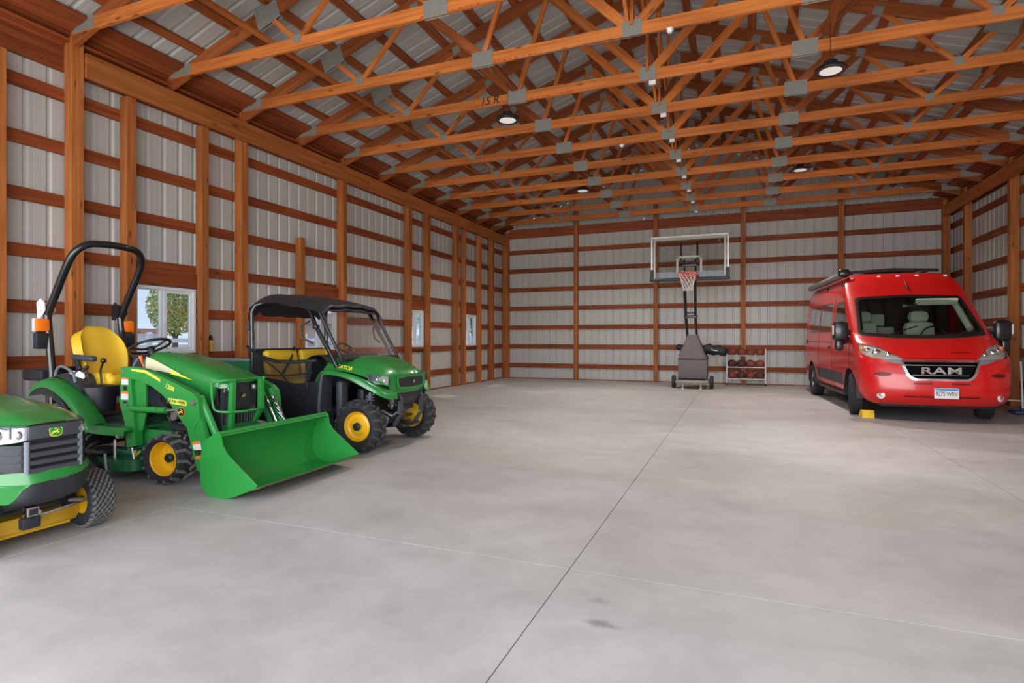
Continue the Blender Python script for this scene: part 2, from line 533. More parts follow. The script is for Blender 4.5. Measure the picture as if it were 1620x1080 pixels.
class Shell:
    """a thin surface from which convex regions can be cut out as separate panels"""
    def __init__(s, mb):
        s.bm = bmesh.new()
        me = bpy.data.meshes.new('tmp'); me.from_pydata(mb.v, [], mb.f)
        s.bm.from_mesh(me); bpy.data.meshes.remove(me)
        bmesh.ops.remove_doubles(s.bm, verts=s.bm.verts, dist=1e-5)
        bmesh.ops.recalc_face_normals(s.bm, faces=s.bm.faces)
    def cut(s, poly, axis, side, take=True):
        """poly: convex polygon in the plane normal to axis ('X': (y,z), 'Y': (x,z), 'Z': (x,y)); side(center)->bool.
        Returns an MB with the faces inside, which are removed from the shell."""
        bm = s.bm
        n = len(poly)
        cx = sum(p[0] for p in poly) / n; cy = sum(p[1] for p in poly) / n
        def lift(a, b): return Vector({'X': (0, a, b), 'Y': (a, 0, b), 'Z': (a, b, 0)}[axis])
        def flat(v): return {'X': (v.y, v.z), 'Y': (v.x, v.z), 'Z': (v.x, v.y)}[axis]
        xs = [p[0] for p in poly]; ys = [p[1] for p in poly]
        bb = (min(xs) - .005, max(xs) + .005, min(ys) - .005, max(ys) + .005)
        planes = []
        for i in range(n):
            p, q = poly[i], poly[(i + 1) % n]
            e_ = (q[0] - p[0], q[1] - p[1])
            nn = (e_[1], -e_[0])
            if nn[0] * (cx - p[0]) + nn[1] * (cy - p[1]) > 0: nn = (-nn[0], -nn[1])
            planes.append((p, nn))
        for p, nn in planes:
            fs = []
            for f in bm.faces:
                if not side(f.calc_center_median()): continue
                uu = [flat(v.co) for v in f.verts]
                if max(u[0] for u in uu) < bb[0] or min(u[0] for u in uu) > bb[1] or max(u[1] for u in uu) < bb[2] or min(u[1] for u in uu) > bb[3]: continue
                fs.append(f)
            geom = list({e for f in fs for e in f.edges}) + fs + list({v for f in fs for v in f.verts})
            bmesh.ops.bisect_plane(bm, geom=geom, dist=1e-5, plane_co=lift(*p), plane_no=lift(*nn).normalized())
        sel = []
        for f in bm.faces:
            c = f.calc_center_median()
            if not side(c): continue
            u = flat(c)
            if all(nn[0] * (u[0] - p[0]) + nn[1] * (u[1] - p[1]) <= 1e-7 for p, nn in planes): sel.append(f)
        out = MB()
        if take:
            idx = {}
            for f in sel:
                for v in f.verts:
                    if v not in idx:
                        idx[v] = len(out.v); out.v.append(tuple(v.co))
                out.f.append(tuple(idx[v] for v in f.verts))
        bmesh.ops.delete(bm, geom=sel, context='FACES')
        return out
    def build(s, name, mat, parent=None, smooth=35, thick=0.0):
        me = bpy.data.meshes.new(name)
        s.bm.normal_update()
        s.bm.to_mesh(me); s.bm.free()
        me.shade_smooth(); me.set_sharp_from_angle(angle=radians(smooth))
        me.materials.append(mat)
        o = bpy.data.objects.new(name, me); COL.objects.link(o)
        if parent: o.parent = parent
        return o

def rpoly(pts, r=0.03, seg=3):
    """round the corners of a polygon"""
    out = []
    n = len(pts)
    for i in range(n):
        a, b, c = Vector(pts[i - 1]), Vector(pts[i]), Vector(pts[(i + 1) % n])
        u, w = (a - b), (c - b)
        d = min(r, u.length * .45, w.length * .45)
        p, q = b + u.normalized() * d, b + w.normalized() * d
        for k in range(seg + 1):
            t = k / seg
            x = p * (1 - t) ** 2 + b * 2 * t * (1 - t) + q * t * t
            out.append((x[0], x[1]))
    return out
def ell(cx, cy, rx, ry, n=16, a0=0, a1=2 * pi):
    return [(cx + rx * cos(a0 + (a1 - a0) * k / n), cy + ry * sin(a0 + (a1 - a0) * k / n)) for k in range(n)]
# ================================================================== STRUCTURE
# ------------------------------------------------------------------ floor: slabs with recessed joints
floor = MB().box((XC, (YF + YB) / 2 - 0.5, -0.12), (12.4, YB - YF + 1.3, 0.14)).build('floor', plain('dark_joint_concrete', (0.10, 0.085, 0.075), 0.9), None, 0)  # dark concrete that shows in the joints between the slabs
tag(floor, kind='structure')
JX = -0.885
def slab(x0, x1, y0, y1):
    g = 0.0028
    c = 0.0012
    m = MB()
    a, b, d, e_ = x0 + g, x1 - g, y0 + .001, y1 - .001
    top = [(a + c, d + c, 0), (b - c, d + c, 0), (b - c, e_ - c, 0), (a + c, e_ - c, 0)]
    mid = [(a, d, -c), (b, d, -c), (b, e_, -c), (a, e_, -c)]
    low = [(p[0], p[1], -0.05) for p in mid]
    m.add(top + mid + low, [(0, 1, 2, 3)] + [(i, (i + 1) % 4, 4 + (i + 1) % 4, 4 + i) for i in range(4)] + [(4 + i, 4 + (i + 1) % 4, 8 + (i + 1) % 4, 8 + i) for i in range(4)])
    return m.build('concrete_slab', CONC, floor, 0)
ys_j = [YF - .5, 3.07, 9.2, YB]
for i in range(3):
    slab(XL, -4.03, ys_j[i], ys_j[i + 1])
    slab(-4.03, JX, ys_j[i], ys_j[i + 1])
    slab(JX, 2.1, ys_j[i], ys_j[i + 1])
    slab(2.1, XR, ys_j[i], ys_j[i + 1])

# ------------------------------------------------------------------ ribbed steel panels
PW = 0.9144
def rib_profile(w0, w1, hole=None, pitch=PW / 4, ph=0.0):
    """(u, depth) points along the panel from w0 to w1; ribs stand 19 mm away from the room"""
    pts = set()
    k = math.floor((w0 - ph) / pitch) - 1
    ev = []
    while ph + k * pitch < w1 + pitch:
        c = ph + k * pitch
        for du, dd in ((-.032, 0), (-.014, .019), (.014, .019), (.032, 0)): ev.append((c + du, dd))
        for q in (1 / 3, 2 / 3):
            cc = c + pitch * q
            for du, dd in ((-.008, 0), (-.003, .0012), (.003, .0012), (.008, 0)): ev.append((cc + du, dd))
        k += 1
    ev.sort()
    def dep(u):
        for (a, da), (b, db) in zip(ev, ev[1:]):
            if a <= u <= b: return da + (db - da) * (u - a) / max(1e-9, b - a)
        return 0
    us = [w0] + [u for u, _ in ev if w0 + 1e-4 < u < w1 - 1e-4] + [w1]
    if hole: us += [h for h in hole if w0 < h < w1]
    return [(u, dep(u)) for u in sorted(set(us))]

def panel_mesh(w0, w1, z0, z1, hole=None):
    pr = rib_profile(w0, w1, hole[:2] if hole else None)
    zs = [z0, z1] if not hole else [z0, hole[2], hole[3], z1]
    m = MB()
    for a in range(len(pr) - 1):
        (u0, d0), (u1, d1) = pr[a], pr[a + 1]
        for b in range(len(zs) - 1):
            if hole and b == 1 and u0 >= hole[0] - 1e-6 and u1 <= hole[1] + 1e-6: continue
            m.add([(u0, d0, zs[b]), (u1, d1, zs[b]), (u1, d1, zs[b + 1]), (u0, d0, zs[b + 1])], [(0, 1, 2, 3)])
    # a small lap edge makes the seam between two panels readable
    m.add([(w1, 0, z0), (w1 - .004, -.004, z0), (w1 - .004, -.004, z1), (w1, 0, z1)], [(0, 1, 2, 3)])
    return m

WIN = [(4.90, 5.78, 1.09, 1.99), (7.93, 8.82, 1.07, 2.06), (11.38, 12.03, 1.08, 1.97), (14.20, 15.00, 1.08, 1.97)]
WTOP = 4.86
wall_left = empty('wall_left', (XL, 0, 0), 0, kind='structure')
wall_right = empty('wall_right', (XR, 0, 0), 0, kind='structure')
wall_back = empty('wall_back', (0, YB, 0), 0, kind='structure')

std = panel_mesh(0, PW, 0.02, WTOP).mesh('metal_panel', SIDING, 30)
# left wall: u runs along +Y
ytop = YB
while ytop > YF + 0.01:
    y = max(YF, ytop - PW)
    w = ytop - y
    full = abs(w - PW) < 1e-6
    hole = None
    for h in WIN:
        if h[0] < y + w and h[1] > y: hole = (max(h[0] - y, 0), min(h[1] - y, w), h[2], h[3])
    me = std if (full and not hole) else panel_mesh(0, w, 0.02, WTOP, hole).mesh('metal_panel', SIDING, 30)
    inst('metal_panel', me, wall_left, (0, y, 0), (0, 0, pi / 2))
    inst('metal_panel', std if full else panel_mesh(0, w, .02, WTOP).mesh('metal_panel', SIDING, 30), wall_right, (0, y + w, 0), (0, 0, -pi / 2))
    ytop = y
x = XL
while x < XR - 0.01:
    w = min(PW, XR - x)
    inst('metal_panel', std if w == PW else panel_mesh(0, w, 0.02, WTOP).mesh('metal_panel', SIDING, 30), wall_back, (x, 0, 0))
    x += w
# gable end above the back wall
SLOPE = 0.3433
def roof_z(x):                       # centre line of the top chords
    return 5.305 + SLOPE * (-5.39 + 5.39 + ((-5.39 - x) * -1 if x <= XC else (2 * XC - x + 5.39)))
def gable():
    m = MB()
    pr = rib_profile(XL, XR, (XC, XC))
    for (u0, d0), (u1, d1) in zip(pr, pr[1:]):
        m.add([(u0, d0, WTOP - .02), (u1, d1, WTOP - .02), (u1, d1, roof_z(u1) + .16), (u0, d0, roof_z(u0) + .16)], [(0, 1, 2, 3)])
    return m.build('gable_panel', SIDING, wall_back, 30)
gable()

for px, py in ((XL, YB), (XR, YB)):
    sg = 1 if px > 0 else -1
    MB().box((px + sg * .04, .03, 2.4), (.12, .02, 4.9)).box((px + sg * .03, -.02, 2.4), (.02, .1, 4.9)).build('corner_light_stop', SIDING, wall_back, 0)  # unseen strips added outside the corners to stop sky light leaking in

# girts (horizontal boards), window framing, posts
GZ = [0.424 + 0.61 * k for k in range(7)]
def girts(parent, along, lo, hi, inward, breaks, holes=()):
    for k, z in enumerate(GZ):
        edges = [lo] + [b for b in breaks if lo < b < hi] + [hi]
        for a, b in zip(edges, edges[1:]):
            parts = [(a, b)]
            for h in holes:
                if h[2] < z < h[3]:
                    nx = []
                    for (p, q) in parts:
                        if h[0] < q and h[1] > p:
                            if p < h[0] - .02: nx.append((p, h[0] - .02))
                            if q > h[1] + .02: nx.append((h[1] + .02, q))
                        else: nx.append((p, q))
                    parts = nx
            for (p, q) in parts:
                off = inward * 0.022
                g = .002
                if along == 'Y': beam('girt', W_GIRT, (off, p + g, z), (off, q - g, z), 0.038, 0.14, parent)
                else: beam('girt', W_GIRT, (p + g, off, z), (q - g, off, z), 0.038, 0.14, parent)
LP = [-.6, 1.8, 4.17, 6.535, 8.915, 11.27, 13.64, 16.03]          # posts of the left wall
girts(wall_left, 'Y', YF, YB, 1, [1.8, 6.535, 11.27, 16.03], WIN)
girts(wall_right, 'Y', YF, YB, -1, [1.0, 4.0, 8.7, 13.5])
girts(wall_back, 'X', XL, XR, -1, [-4.72, .11, 2.5])
def post(parent, x, y, z1, w=0.115, d=0.14, thin='Y', nply=3, name='post'):
    """built-up post: plies side by side"""
    ply = w / nply
    for i in range(nply):
        o = (i - (nply - 1) / 2) * ply
        if thin == 'Y': beam(name, W_POST, (x, y + o, 0.0), (x, y + o, z1), ply - .002, d, parent, roll=(1, 0, 0))
        else: beam(name, W_POST, (x + o, y, 0.0), (x + o, y, z1), ply - .002, d, parent, roll=(0, 1, 0))
PD = 0.041 + 0.07
for yp in LP: post(wall_left, PD, yp, 4.74, w=0.125)
post(wall_left, PD, YB - .09, 4.74, w=.1)
for yp in (-.6, 1.8, 4.17, 6.5, 8.9, 11.25, 13.52, 15.85): post(wall_right, -PD, yp, 4.74, w=0.125)
for xp in (-4.72, -2.285, .115, 2.505): post(wall_back, xp, -PD, 5.25, thin='X', w=.125)
post(wall_back, XL + .09 + .1, -PD, 4.74, thin='X', w=.1)
post(wall_back, XR - .16, -PD, 4.74, thin='X', w=.15)
# window studs and head boards
def stud(y, z1, w=.115, z0=0.0): beam('stud', W_POST, (.115, y, z0), (.115, y, z1), w, .13, wall_left, roll=(1, 0, 0))
stud(3.43, 4.30); stud(4.79, 4.31); stud(5.845, 4.31, .105); stud(7.79, 3.05, .09); stud(12.12, 4.5, .12); stud(14.10, 4.31, .07); stud(15.10, 4.31, .09)
for h in WIN:
    beam('window_header', W_GIRT, (.05, h[0] - .05, h[3] + .11), (.05, h[1] + .05, h[3] + .11), .06, .20, wall_left)
    beam('sill_board', W_GIRT, (.06, h[0] - .05, h[2] - .022), (.06, h[1] + .05, h[2] - .022), .10, .038, wall_left)
# plate beams
for a, b in ((4.235, 6.47), (6.60, 8.85), (8.98, 11.2), (11.335, 13.57), (13.705, 15.96), (16.09, 17.05)):
    pass
edges = [4.17, 8.915, 13.64, 17.1]
for a, b in zip(edges, edges[1:]):
    beam('header_beam', W_POST, (.204, a + (.07 if a == 4.17 else .001), 4.458), (.204, b - .001, 4.458), .04, .285, wall_left)
edges = [YF, 4.10, 8.915, 13.64, YB - .02]
for a, b in zip(edges, edges[1:]):
    beam('outer_header', W_GIRT, (.022, a, 4.50), (.022, b - .002, 4.50), .038, .285, wall_left)
    beam('rim_board', W_GIRT, (.030, a, 4.745), (.030, b - .002, 4.745), .038, .20, wall_left)
edges = [YF, 4.17, 8.9, 13.52, YB - .02]
for a, b in zip(edges, edges[1:]):
    beam('header_beam', W_POST, (-.204, a, 4.458), (-.204, b - .002, 4.458), .04, .285, wall_right)
    beam('outer_header', W_GIRT, (-.022, a, 4.50), (-.022, b - .002, 4.50), .038, .285, wall_right)
    beam('rim_board', W_GIRT, (-.030, a, 4.745), (-.030, b - .002, 4.745), .038, .20, wall_right)
edges = [XL + .25, -2.285, 2.505, XR - .1]
for a, b in zip(edges, edges[1:]):
    beam('header_beam', W_GIRT, (a + .001, -.06, 4.68), (b - .001, -.06, 4.68), .04, .285, wall_back)
# base trim of the walls (treated skirt board)
tag(MB().box((XL + .03, (YF + YB) / 2, .012), (.05, YB - YF, .024)).build('baseboard_left', W_GIRT, None, 0), kind='structure')
tag(MB().box((XR - .03, (YF + YB) / 2, .012), (.05, YB - YF, .024)).build('baseboard_right', W_GIRT, None, 0), kind='structure')
tag(MB().box((XC, YB - .03, .012), (12.0, .05, .024)).build('baseboard_back', W_GIRT, None, 0), kind='structure')

# ------------------------------------------------------------------ windows (white sliders)
VINYL = plain('white_vinyl', (0.78, 0.80, 0.82), 0.35)
for i, h in enumerate(WIN):
    y0, y1, z0, z1 = h
    wnd = empty('window_%d' % (i + 1), (XL, y0, z0), 0, kind='structure')
    W, Hh = y1 - y0, z1 - z0
    def ring(a, b, c_, d, t, x0, x1, nm, mt):
        m = MB()
        m.box(((x0 + x1) / 2, (a + b) / 2, c_ + t / 2), (x1 - x0, b - a, t))
        m.box(((x0 + x1) / 2, (a + b) / 2, d - t / 2), (x1 - x0, b - a, t))
        m.box(((x0 + x1) / 2, a + t / 2, (c_ + d) / 2), (x1 - x0, t, d - c_ - 2 * t))
        m.box(((x0 + x1) / 2, b - t / 2, (c_ + d) / 2), (x1 - x0, t, d - c_ - 2 * t))
        return m.build(nm, mt, wnd, 0)
    ring(0.004, W - .004, 0.004, Hh - .004, .035, -.03, .075, 'frame', VINYL)
    ring(.04, W * .47, .04, Hh - .04, .012, -.012, .012, 'fixed_sash', VINYL)
    ring(W * .47, W - .04, .04, Hh - .04, .042, .02, .055, 'sliding_sash', VINYL)
    MB().box((.02, W * .44, Hh / 2), (.05, .03, Hh - .08)).build('mullion', VINYL, wnd, 0)
    for (xx, a_, b_, q_) in ((0, .05, W * .47, .05), (.035, W * .47 + .035, W - .075, .08)):
        MB().add([(xx, a_, q_), (xx, b_, q_), (xx, b_, Hh - q_), (xx, a_, Hh - q_)], [(0, 1, 2, 3)]).build('pane', GLASS, wnd, 0)
    MB().box((.062, W * .47 + .02, Hh * .52), (.012, .02, .07)).build('latch', VINYL, wnd, 0)

# ------------------------------------------------------------------ roof
ceiling = empty('ceiling', (0, 0, 0), 0, kind='structure')
TH = math.atan(SLOPE)
EAVE = 0.35
RL = (XC - XL + EAVE) / cos(TH)
def roof_panel_mesh():
    pr = rib_profile(0, PW)
    m = MB()
    for (u0, d0), (u1, d1) in zip(pr, pr[1:]):
        m.add([(0, u0, d0), (0, u1, d1), (RL, u1, d1), (RL, u0, d0)], [(0, 1, 2, 3)])
    m.add([(0, PW, 0), (0, PW - .004, -.004), (RL, PW - .004, -.004), (RL, PW, 0)], [(0, 1, 2, 3)])
    return m.mesh('roof_panel', ROOFM, 30)
rp = roof_panel_mesh()
ROOF_OFF = 0.135
zr = lambda x: roof_z(x) + ROOF_OFF
y = YB - PW * 21
for k in range(21):
    o = inst('roof_panel', rp, ceiling, (XL - EAVE, y, zr(XL) - EAVE * SLOPE), (0, -TH, 0))
    o = inst('roof_panel', rp, ceiling, (XR + EAVE, y + PW, zr(XR) - EAVE * SLOPE), (0, -TH, pi))
    y += PW
# purlins: 2x4 laid flat over the top chords
for side in (-1, 1):
    for k in range(10):
        d = 0.93 + k * 0.61
        if k == 9: d = 6.25
        x = XC + side * ((XC - XL) - d * cos(TH) + 0.16)
        z = roof_z(x) + ROOF_OFF - .024
        for a, b in zip([YF - .1, 5.35, 11.35], [5.35, 11.35, YB - .03]):
            beam('purlin', W_SHADED, (x, a + .001, z), (x, b - .001, z), 0.12, 0.038, ceiling, roll=(side * SLOPE * 1, 0, 1))
    x = XC + side * (XC - XL + .03)
    for a, b in zip([YF - .1, 5.35, 11.35], [5.35, 11.35, YB - .03]):
        beam('eave_purlin', W_GIRT, (x, a + .001, roof_z(x) + .05), (x, b - .001, roof_z(x) + .05), 0.038, 0.14, ceiling)
        beam('eave_board', W_GIRT, (XC + side * (XC - XL - .10), a, 4.70), (XC + side * (XC - XL - .10), b - .002, 4.70), .09, .038, ceiling)
        for q in (-.10, .05, .20, .35):
            xq = XC + side * (XC - XL - q)
            beam('eave_board', W_GIRT, (xq, a, roof_z(xq) + ROOF_OFF - .024 - (.012 if q in (.05, .35) else 0)), (xq, b - .002, roof_z(xq) + ROOF_OFF - .024 - (.012 if q in (.05, .35) else 0)), .148, .036, ceiling, roll=(side * SLOPE, 0, 1))
MB().box((XC, (YF + YB) / 2, roof_z(XC) + ROOF_OFF + .02), (.30, YB - YF, .02)).build('ridge_cap', ROOFM, ceiling, 0)

# ------------------------------------------------------------------ trusses
CZ = 4.84
NB = [-4.92, -3.03, XC]
NT = [-5.39, -4.03, -2.55]
def mir(x): return 2 * XC - x
PLATE = {}
def plate(par, x, z, w, h, ang=0, both=True):
    """nail plate with rows of teeth dimples: thin galvanised plate on both faces of the joint"""
    key = (w, h)
    if key not in PLATE:
        m = MB()
        m.box((0, 0, 0), (w, .003, h))
        nx = max(2, int(w / .028))
        for i in range(nx):
            m.box((-w / 2 + (i + .5) * w / nx, 0, 0), (.006, .006, h * .9))
        PLATE[key] = m.mesh('nail_plate', GALV, 0)
    for s_ in (-1, 1):
        inst('nail_plate', PLATE[key], par, (x, s_ * .0212, z), (0, -ang, 0))
def make_truss():
    t = empty('roof_truss', (0, 0, 0))
    # bottom chord in three lengths butted under the splice plates
    xs = [XL + .12, NB[1], mir(NB[1]), XR - .12]
    for a, b in zip(xs, xs[1:]): beam('bottom_chord', W_TRUSS, (a, 0, CZ), (b, 0, CZ), .038, .14, t)
    for s_ in (0, 1):
        f = (lambda x: x) if s_ == 0 else mir
        cut = -5.39
        for a, b in ((XL - .05, cut), (cut, XC)):
            beam('top_chord', W_SHADED, (f(a), 0, roof_z(a)), (f(b), 0, roof_z(b)), .038, .185, t)
        T = lambda x: (f(x), 0, roof_z(x) - .03)
        B = lambda x: (f(x), 0, CZ + .03)
        beam('web', W_TRUSS, T(NT[0]), B(NB[0]), .0375, .064, t)
        beam('web', W_TRUSS, B(NB[0]), T(NT[1]), .0375, .064, t)
        beam('web', W_SHADED, T(NT[1]), B(NB[1]), .0375, .115, t)
        beam('web', W_TRUSS, B(NB[1]), T(NT[2]), .0375, .064, t)
        beam('web', W_TRUSS, T(NT[2]), B(NB[2] - .04), .0375, .115, t)
        an = atan2(SLOPE, 1) * (1 if s_ == 0 else -1)
        plate(t, f(XL + .34), CZ + .015, .36, .15)
        plate(t, f(NT[0]), roof_z(NT[0]) - .02, .36, .26, an)
        plate(t, f(NB[0]), CZ + .05, .12, .10)
        plate(t, f(NT[1]), roof_z(NT[1]) - .05, .12, .12, an)
        plate(t, f(NB[1]), CZ + .01, .29, .19)
        plate(t, f(NT[2]), roof_z(NT[2]) - .05, .14, .12, an)
    beam('king_post', W_TRUSS, (XC, 0, CZ + .05), (XC, 0, roof_z(XC) - .05), .0375, .089, t)
    plate(t, XC, CZ + .02, .22, .18)
    plate(t, XC, roof_z(XC) - .05, .2, .2)
    return t
TY = [4.15 + 1.2 * k for k in range(-4, 11)]
t0 = make_truss()
NAMES = {-4: 'over the open front', -3: 'second from the open front', -2: 'third from the open front', -1: 'fourth from the open front',
         0: 'the nearest whose end shows at the upper left corner', 1: 'second nearest, red stamping on its chord', 2: 'third nearest, red stamping on its chord',
         3: 'fourth nearest, with a handwritten mark on its bottom chord', 4: 'fifth nearest, just beyond the two nearest ceiling lamps', 5: 'sixth nearest',
         6: 'fifth from the back wall', 7: 'fourth from the back wall, before the two far ceiling lamps', 8: 'third from the back wall, with a faint handwritten mark', 9: 'second from the back wall', 10: 'closest to the back wall'}
trusses = {}
for k, yy in zip(range(-4, 11), TY):
    t = t0 if k == -4 else copy_tree(t0)
    t.location = (0, yy, 0)
    tag(t, 'orange timber roof truss, ' + NAMES[k], 'truss', 'timber roof trusses')
    trusses[k] = t
# handwriting and stamps on chords
me = text_mesh('15 R', .165, INK, .001, 'handwriting', bold=.001, shear=.2)
place_on(me, 'handwriting', trusses[3], (-3.47, -.0205, 4.85), (1, 0, 0), (0, -1, 0))
me = text_mesh('n -1n', .10, INK, .001, 'handwriting', shear=.3)
place_on(me, 'handwriting', trusses[8], (-2.35, -.0205, 4.86), (1, 0, 0), (0, -1, 0))
for k, xs in ((1, (-3.2, -2.5)), (2, (-2.95, -2.2)), (3, (-2.8, -2.2))):
    m = MB(); x = xs[0]
    while x < xs[1]:
        m.box((x, -.0198, 4.785 + random.uniform(-.004, .004)), (random.uniform(.02, .05), .0015, random.uniform(.008, .016))); x += random.uniform(.05, .1)
    m.build('red_stamp', REDINK, trusses[k], 0)['kind'] = 'stuff'

# long 2x4 bracing running along the trusses
for side in (-1, 1):
    x = XC + side * 4.47
    beam('lateral_brace', W_TRUSS, (x, 1, roof_z(XC - 4.47) - .11), (x, YB - .1, roof_z(XC - 4.47) - .11), .089, .038, ceiling)
for k in (0, 2, 4, 6, 8):
    a, b = TY[k + 4] + .03, TY[k + 6] + .03
    beam('cross_brace', W_TRUSS, (XC + .05, a, CZ + .12), (XC + .05, b, roof_z(XC) - .3), .038, .089, ceiling)
    beam('cross_brace', W_TRUSS, (XC - .05, b, CZ + .12), (XC - .05, a, roof_z(XC) - .3), .038, .089, ceiling)

# ------------------------------------------------------------------ ceiling lamps and small fittings
LAMPF = plain('lamp_diffuser', (0.8, 0.79, 0.77), 0.5, emit=(1.0, 0.97, 0.93), estr=0.35)
def make_lamp():
    t = empty('high_bay_lamp')
    MB().lathe([(.118, -.002), (.165, -.004), (.172, .008), (.17, .03), (.10, .045), (.075, .055), (.075, .11), (.03, .12), (.001, .12)], (0, 0, -.02), 'Z', 28).build('housing', BLACK2, t)
    MB().lathe([(.001, -.001), (.119, -.001)], (0, 0, -.02), 'Z', 28).build('diffuser', LAMPF, t)
    m = MB(); m.tube([(0, 0.018 * cos(a), .135 + .018 * sin(a)) for a in [k * pi / 5 for k in range(10)]], .005, 6, closed=True)
    m.build('hook', BLACK2, t)
    m = MB(); m.cyl((0, 0, .15), (0, 0, .515), .004, 6)
    m.build('hanging_chain', BLACK2, t)
    return t
for x, y0_, y1_ in ((-3.06, 6.575, 7.725), (.985, 6.575, 7.725), (1.18, 12.575, 13.725), (-3.45, 12.575, 13.725)):
    beam('blocking', W_SHADED, (x, y0_, 4.955), (x, y1_, 4.955), .089, .038, ceiling)
lamp0 = make_lamp()
LAMPS = [(-3.06, 7.45, 4.42, 'black round ceiling lamp hanging below the truss with handwriting, left side'),
         (.985, 7.45, 4.41, 'black round ceiling lamp hanging lowest at the upper right above the van'),
         (1.18, 13.1, 4.80, 'small black ceiling lamp tucked between the far trusses on the right'),
         (-3.45, 13.1, 4.82, 'small black ceiling lamp tucked between the far trusses on the left')]
for i, (x, y, z, lb) in enumerate(LAMPS):
    o = lamp0 if i == 0 else copy_tree(lamp0)
    o.location = (x, y, z)
    tag(o, lb, 'lamp', 'round ceiling lamps')
    l = bpy.data.lights.new('lamp_light', 'SPOT')
    l.energy = LAMP_W; l.spot_size = radians(150); l.spot_blend = 0.8; l.shadow_soft_size = .14; l.color = (1.0, .95, .88)
    ch_ = [c for c in o.children if c.name.startswith('hanging_chain')][0]
    ch_.scale = (1, 1, (4.936 - z) / .515)
    lo = bpy.data.objects.new('lamp_light', l); COL.objects.link(lo); lo.parent = o; lo.location = (0, 0, -.05)
# white boxes under the middle of the trusses
bx = MB().rbox((0, 0, 0), (.09, .05, .055), .006)
bxm = bx.mesh('junction_box', WHITE)
for n_, k in enumerate((3, 4, 5, 6, 7, 8, 9, 10)):
    o = inst('junction_box', bxm, None, (XC + .06, TY[k + 4] + .02, CZ - .07 - .029))
    tag(o, 'small white box under the middle of the ' + ['fourth nearest truss', 'fifth nearest truss', 'sixth nearest truss', 'fifth truss from the back wall', 'fourth truss from the back wall', 'third truss from the back wall', 'second truss from the back wall', 'truss closest to the back wall'][n_], 'junction box', 'white boxes on the truss chords')
# ================================================================== WHEELS (shared builder)
def tyre(R, W, rr, kind, n_lug=18, mat=RUBBER):
    """tyre of outer radius R (lug tips), width W, rim radius rr, axis along Y"""
    m = MB()
    h = W / 2
    lug = {'atv': .022, 'ag': .020, 'turf': .008, 'road': .0}[kind]
    Rt = R - lug
    sw = Rt - rr
    prof = [(rr, h * .62), (rr + sw * .12, h * .82), (rr + sw * .45, h * 1.0), (rr + sw * .78, h * .93), (Rt - .012, h * .78), (Rt, h * .62)]
    if kind == 'road':
        g = .006
        for c in (.42, .14, -.14, -.42):
            prof += [(Rt, h * (c + .06)), (Rt - g, h * (c + .05)), (Rt - g, h * (c - .05)), (Rt, h * (c - .06))]
    prof += [(Rt, -h * .62), (Rt - .012, -h * .78), (rr + sw * .78, -h * .93), (rr + sw * .45, -h), (rr + sw * .12, -h * .82), (rr, -h * .62)]
    m.lathe(prof, (0, 0, 0), 'Y', 48)
    return m
def lugs(R, W, kind, n):
    m = MB()
    h = W / 2
    def block(a0, y0, a1, y1, wa, r0, r1):
        # bar across the tread from (a0,y0) to (a1,y1), angular half width wa
        vs = []
        for (a, y) in ((a0, y0), (a1, y1)):
            e_ = abs(y) / h
            drop = .0 if e_ < .7 else (e_ - .7) * .10 * R / .3
            for s_ in (-1, 1):
                for r in (r0, r1):
                    rad = r - drop
                    an = a + s_ * wa * (1 if r == r0 else .72)
                    vs.append((rad * cos(an), y, rad * sin(an)))
        m.add(vs, [(0, 1, 3, 2), (4, 6, 7, 5), (0, 4, 5, 1), (2, 3, 7, 6), (1, 5, 7, 3)])
    for k in range(n):
        a = 2 * pi * k / n
        st = 2 * pi / n
        if kind == 'ag':
            for s_ in (-1, 1):
                o = 0 if s_ > 0 else st / 2
                block(a + o, s_ * h * .04, a + o + st * .38, s_ * h * .45, st * .15, R - .024, R)
                block(a + o + st * .38, s_ * h * .45, a + o + st * .46, s_ * h * .98, st * .17, R - .026, R - .002)
        elif kind == 'atv':
            for s_ in (-1, 1):
                o = 0 if s_ > 0 else st / 2
                block(a + o, s_ * h * .02, a + o + st * .22, s_ * h * .40, st * .20, R - .024, R)
                block(a + o + st * .30, s_ * h * .50, a + o + st * .42, s_ * h * 1.0, st * .20, R - .028, R - .004)
        elif kind == 'turf':
            for j in range(-4, 5):
                y = j * h * .19
                o = st * .5 * (j % 2)
                block(a + o - st * .10, y - h * .085, a + o + st * .10, y + h * .085, st * .27, R - .012, R)
    return m
def rim(R, W, mat, style):
    """pressed steel rim, outer face towards -Y"""
    m = MB()
    h = W / 2
    if style == 'dish':
        prof = [(R * 1.04, -h * .66), (R * 1.0, -h * .70), (R * .95, -h * .62), (R * .90, -h * .30), (R * .80, -h * .22), (R * .62, -h * .30), (R * .50, -h * .50), (R * .30, -h * .52), (R * .29, -h * .42), (.001, -h * .42)]
    elif style == 'deep':
        prof = [(R * 1.05, -h * .66), (R * 1.0, -h * .70), (R * .95, -h * .62), (R * .90, -h * .10), (R * .86, h * .12), (R * .55, h * .18), (R * .52, h * .05), (R * .30, h * .02), (.001, h * .02)]
    else:
        prof = [(R * 1.05, -h * .6), (R * 1.0, -h * .64), (R * .92, -h * .5), (R * .85, -h * .15), (R * .4, -h * .25), (R * .38, -h * .45), (.001, -h * .45)]
    m.lathe(prof, (0, 0, 0), 'Y', 40)
    return m
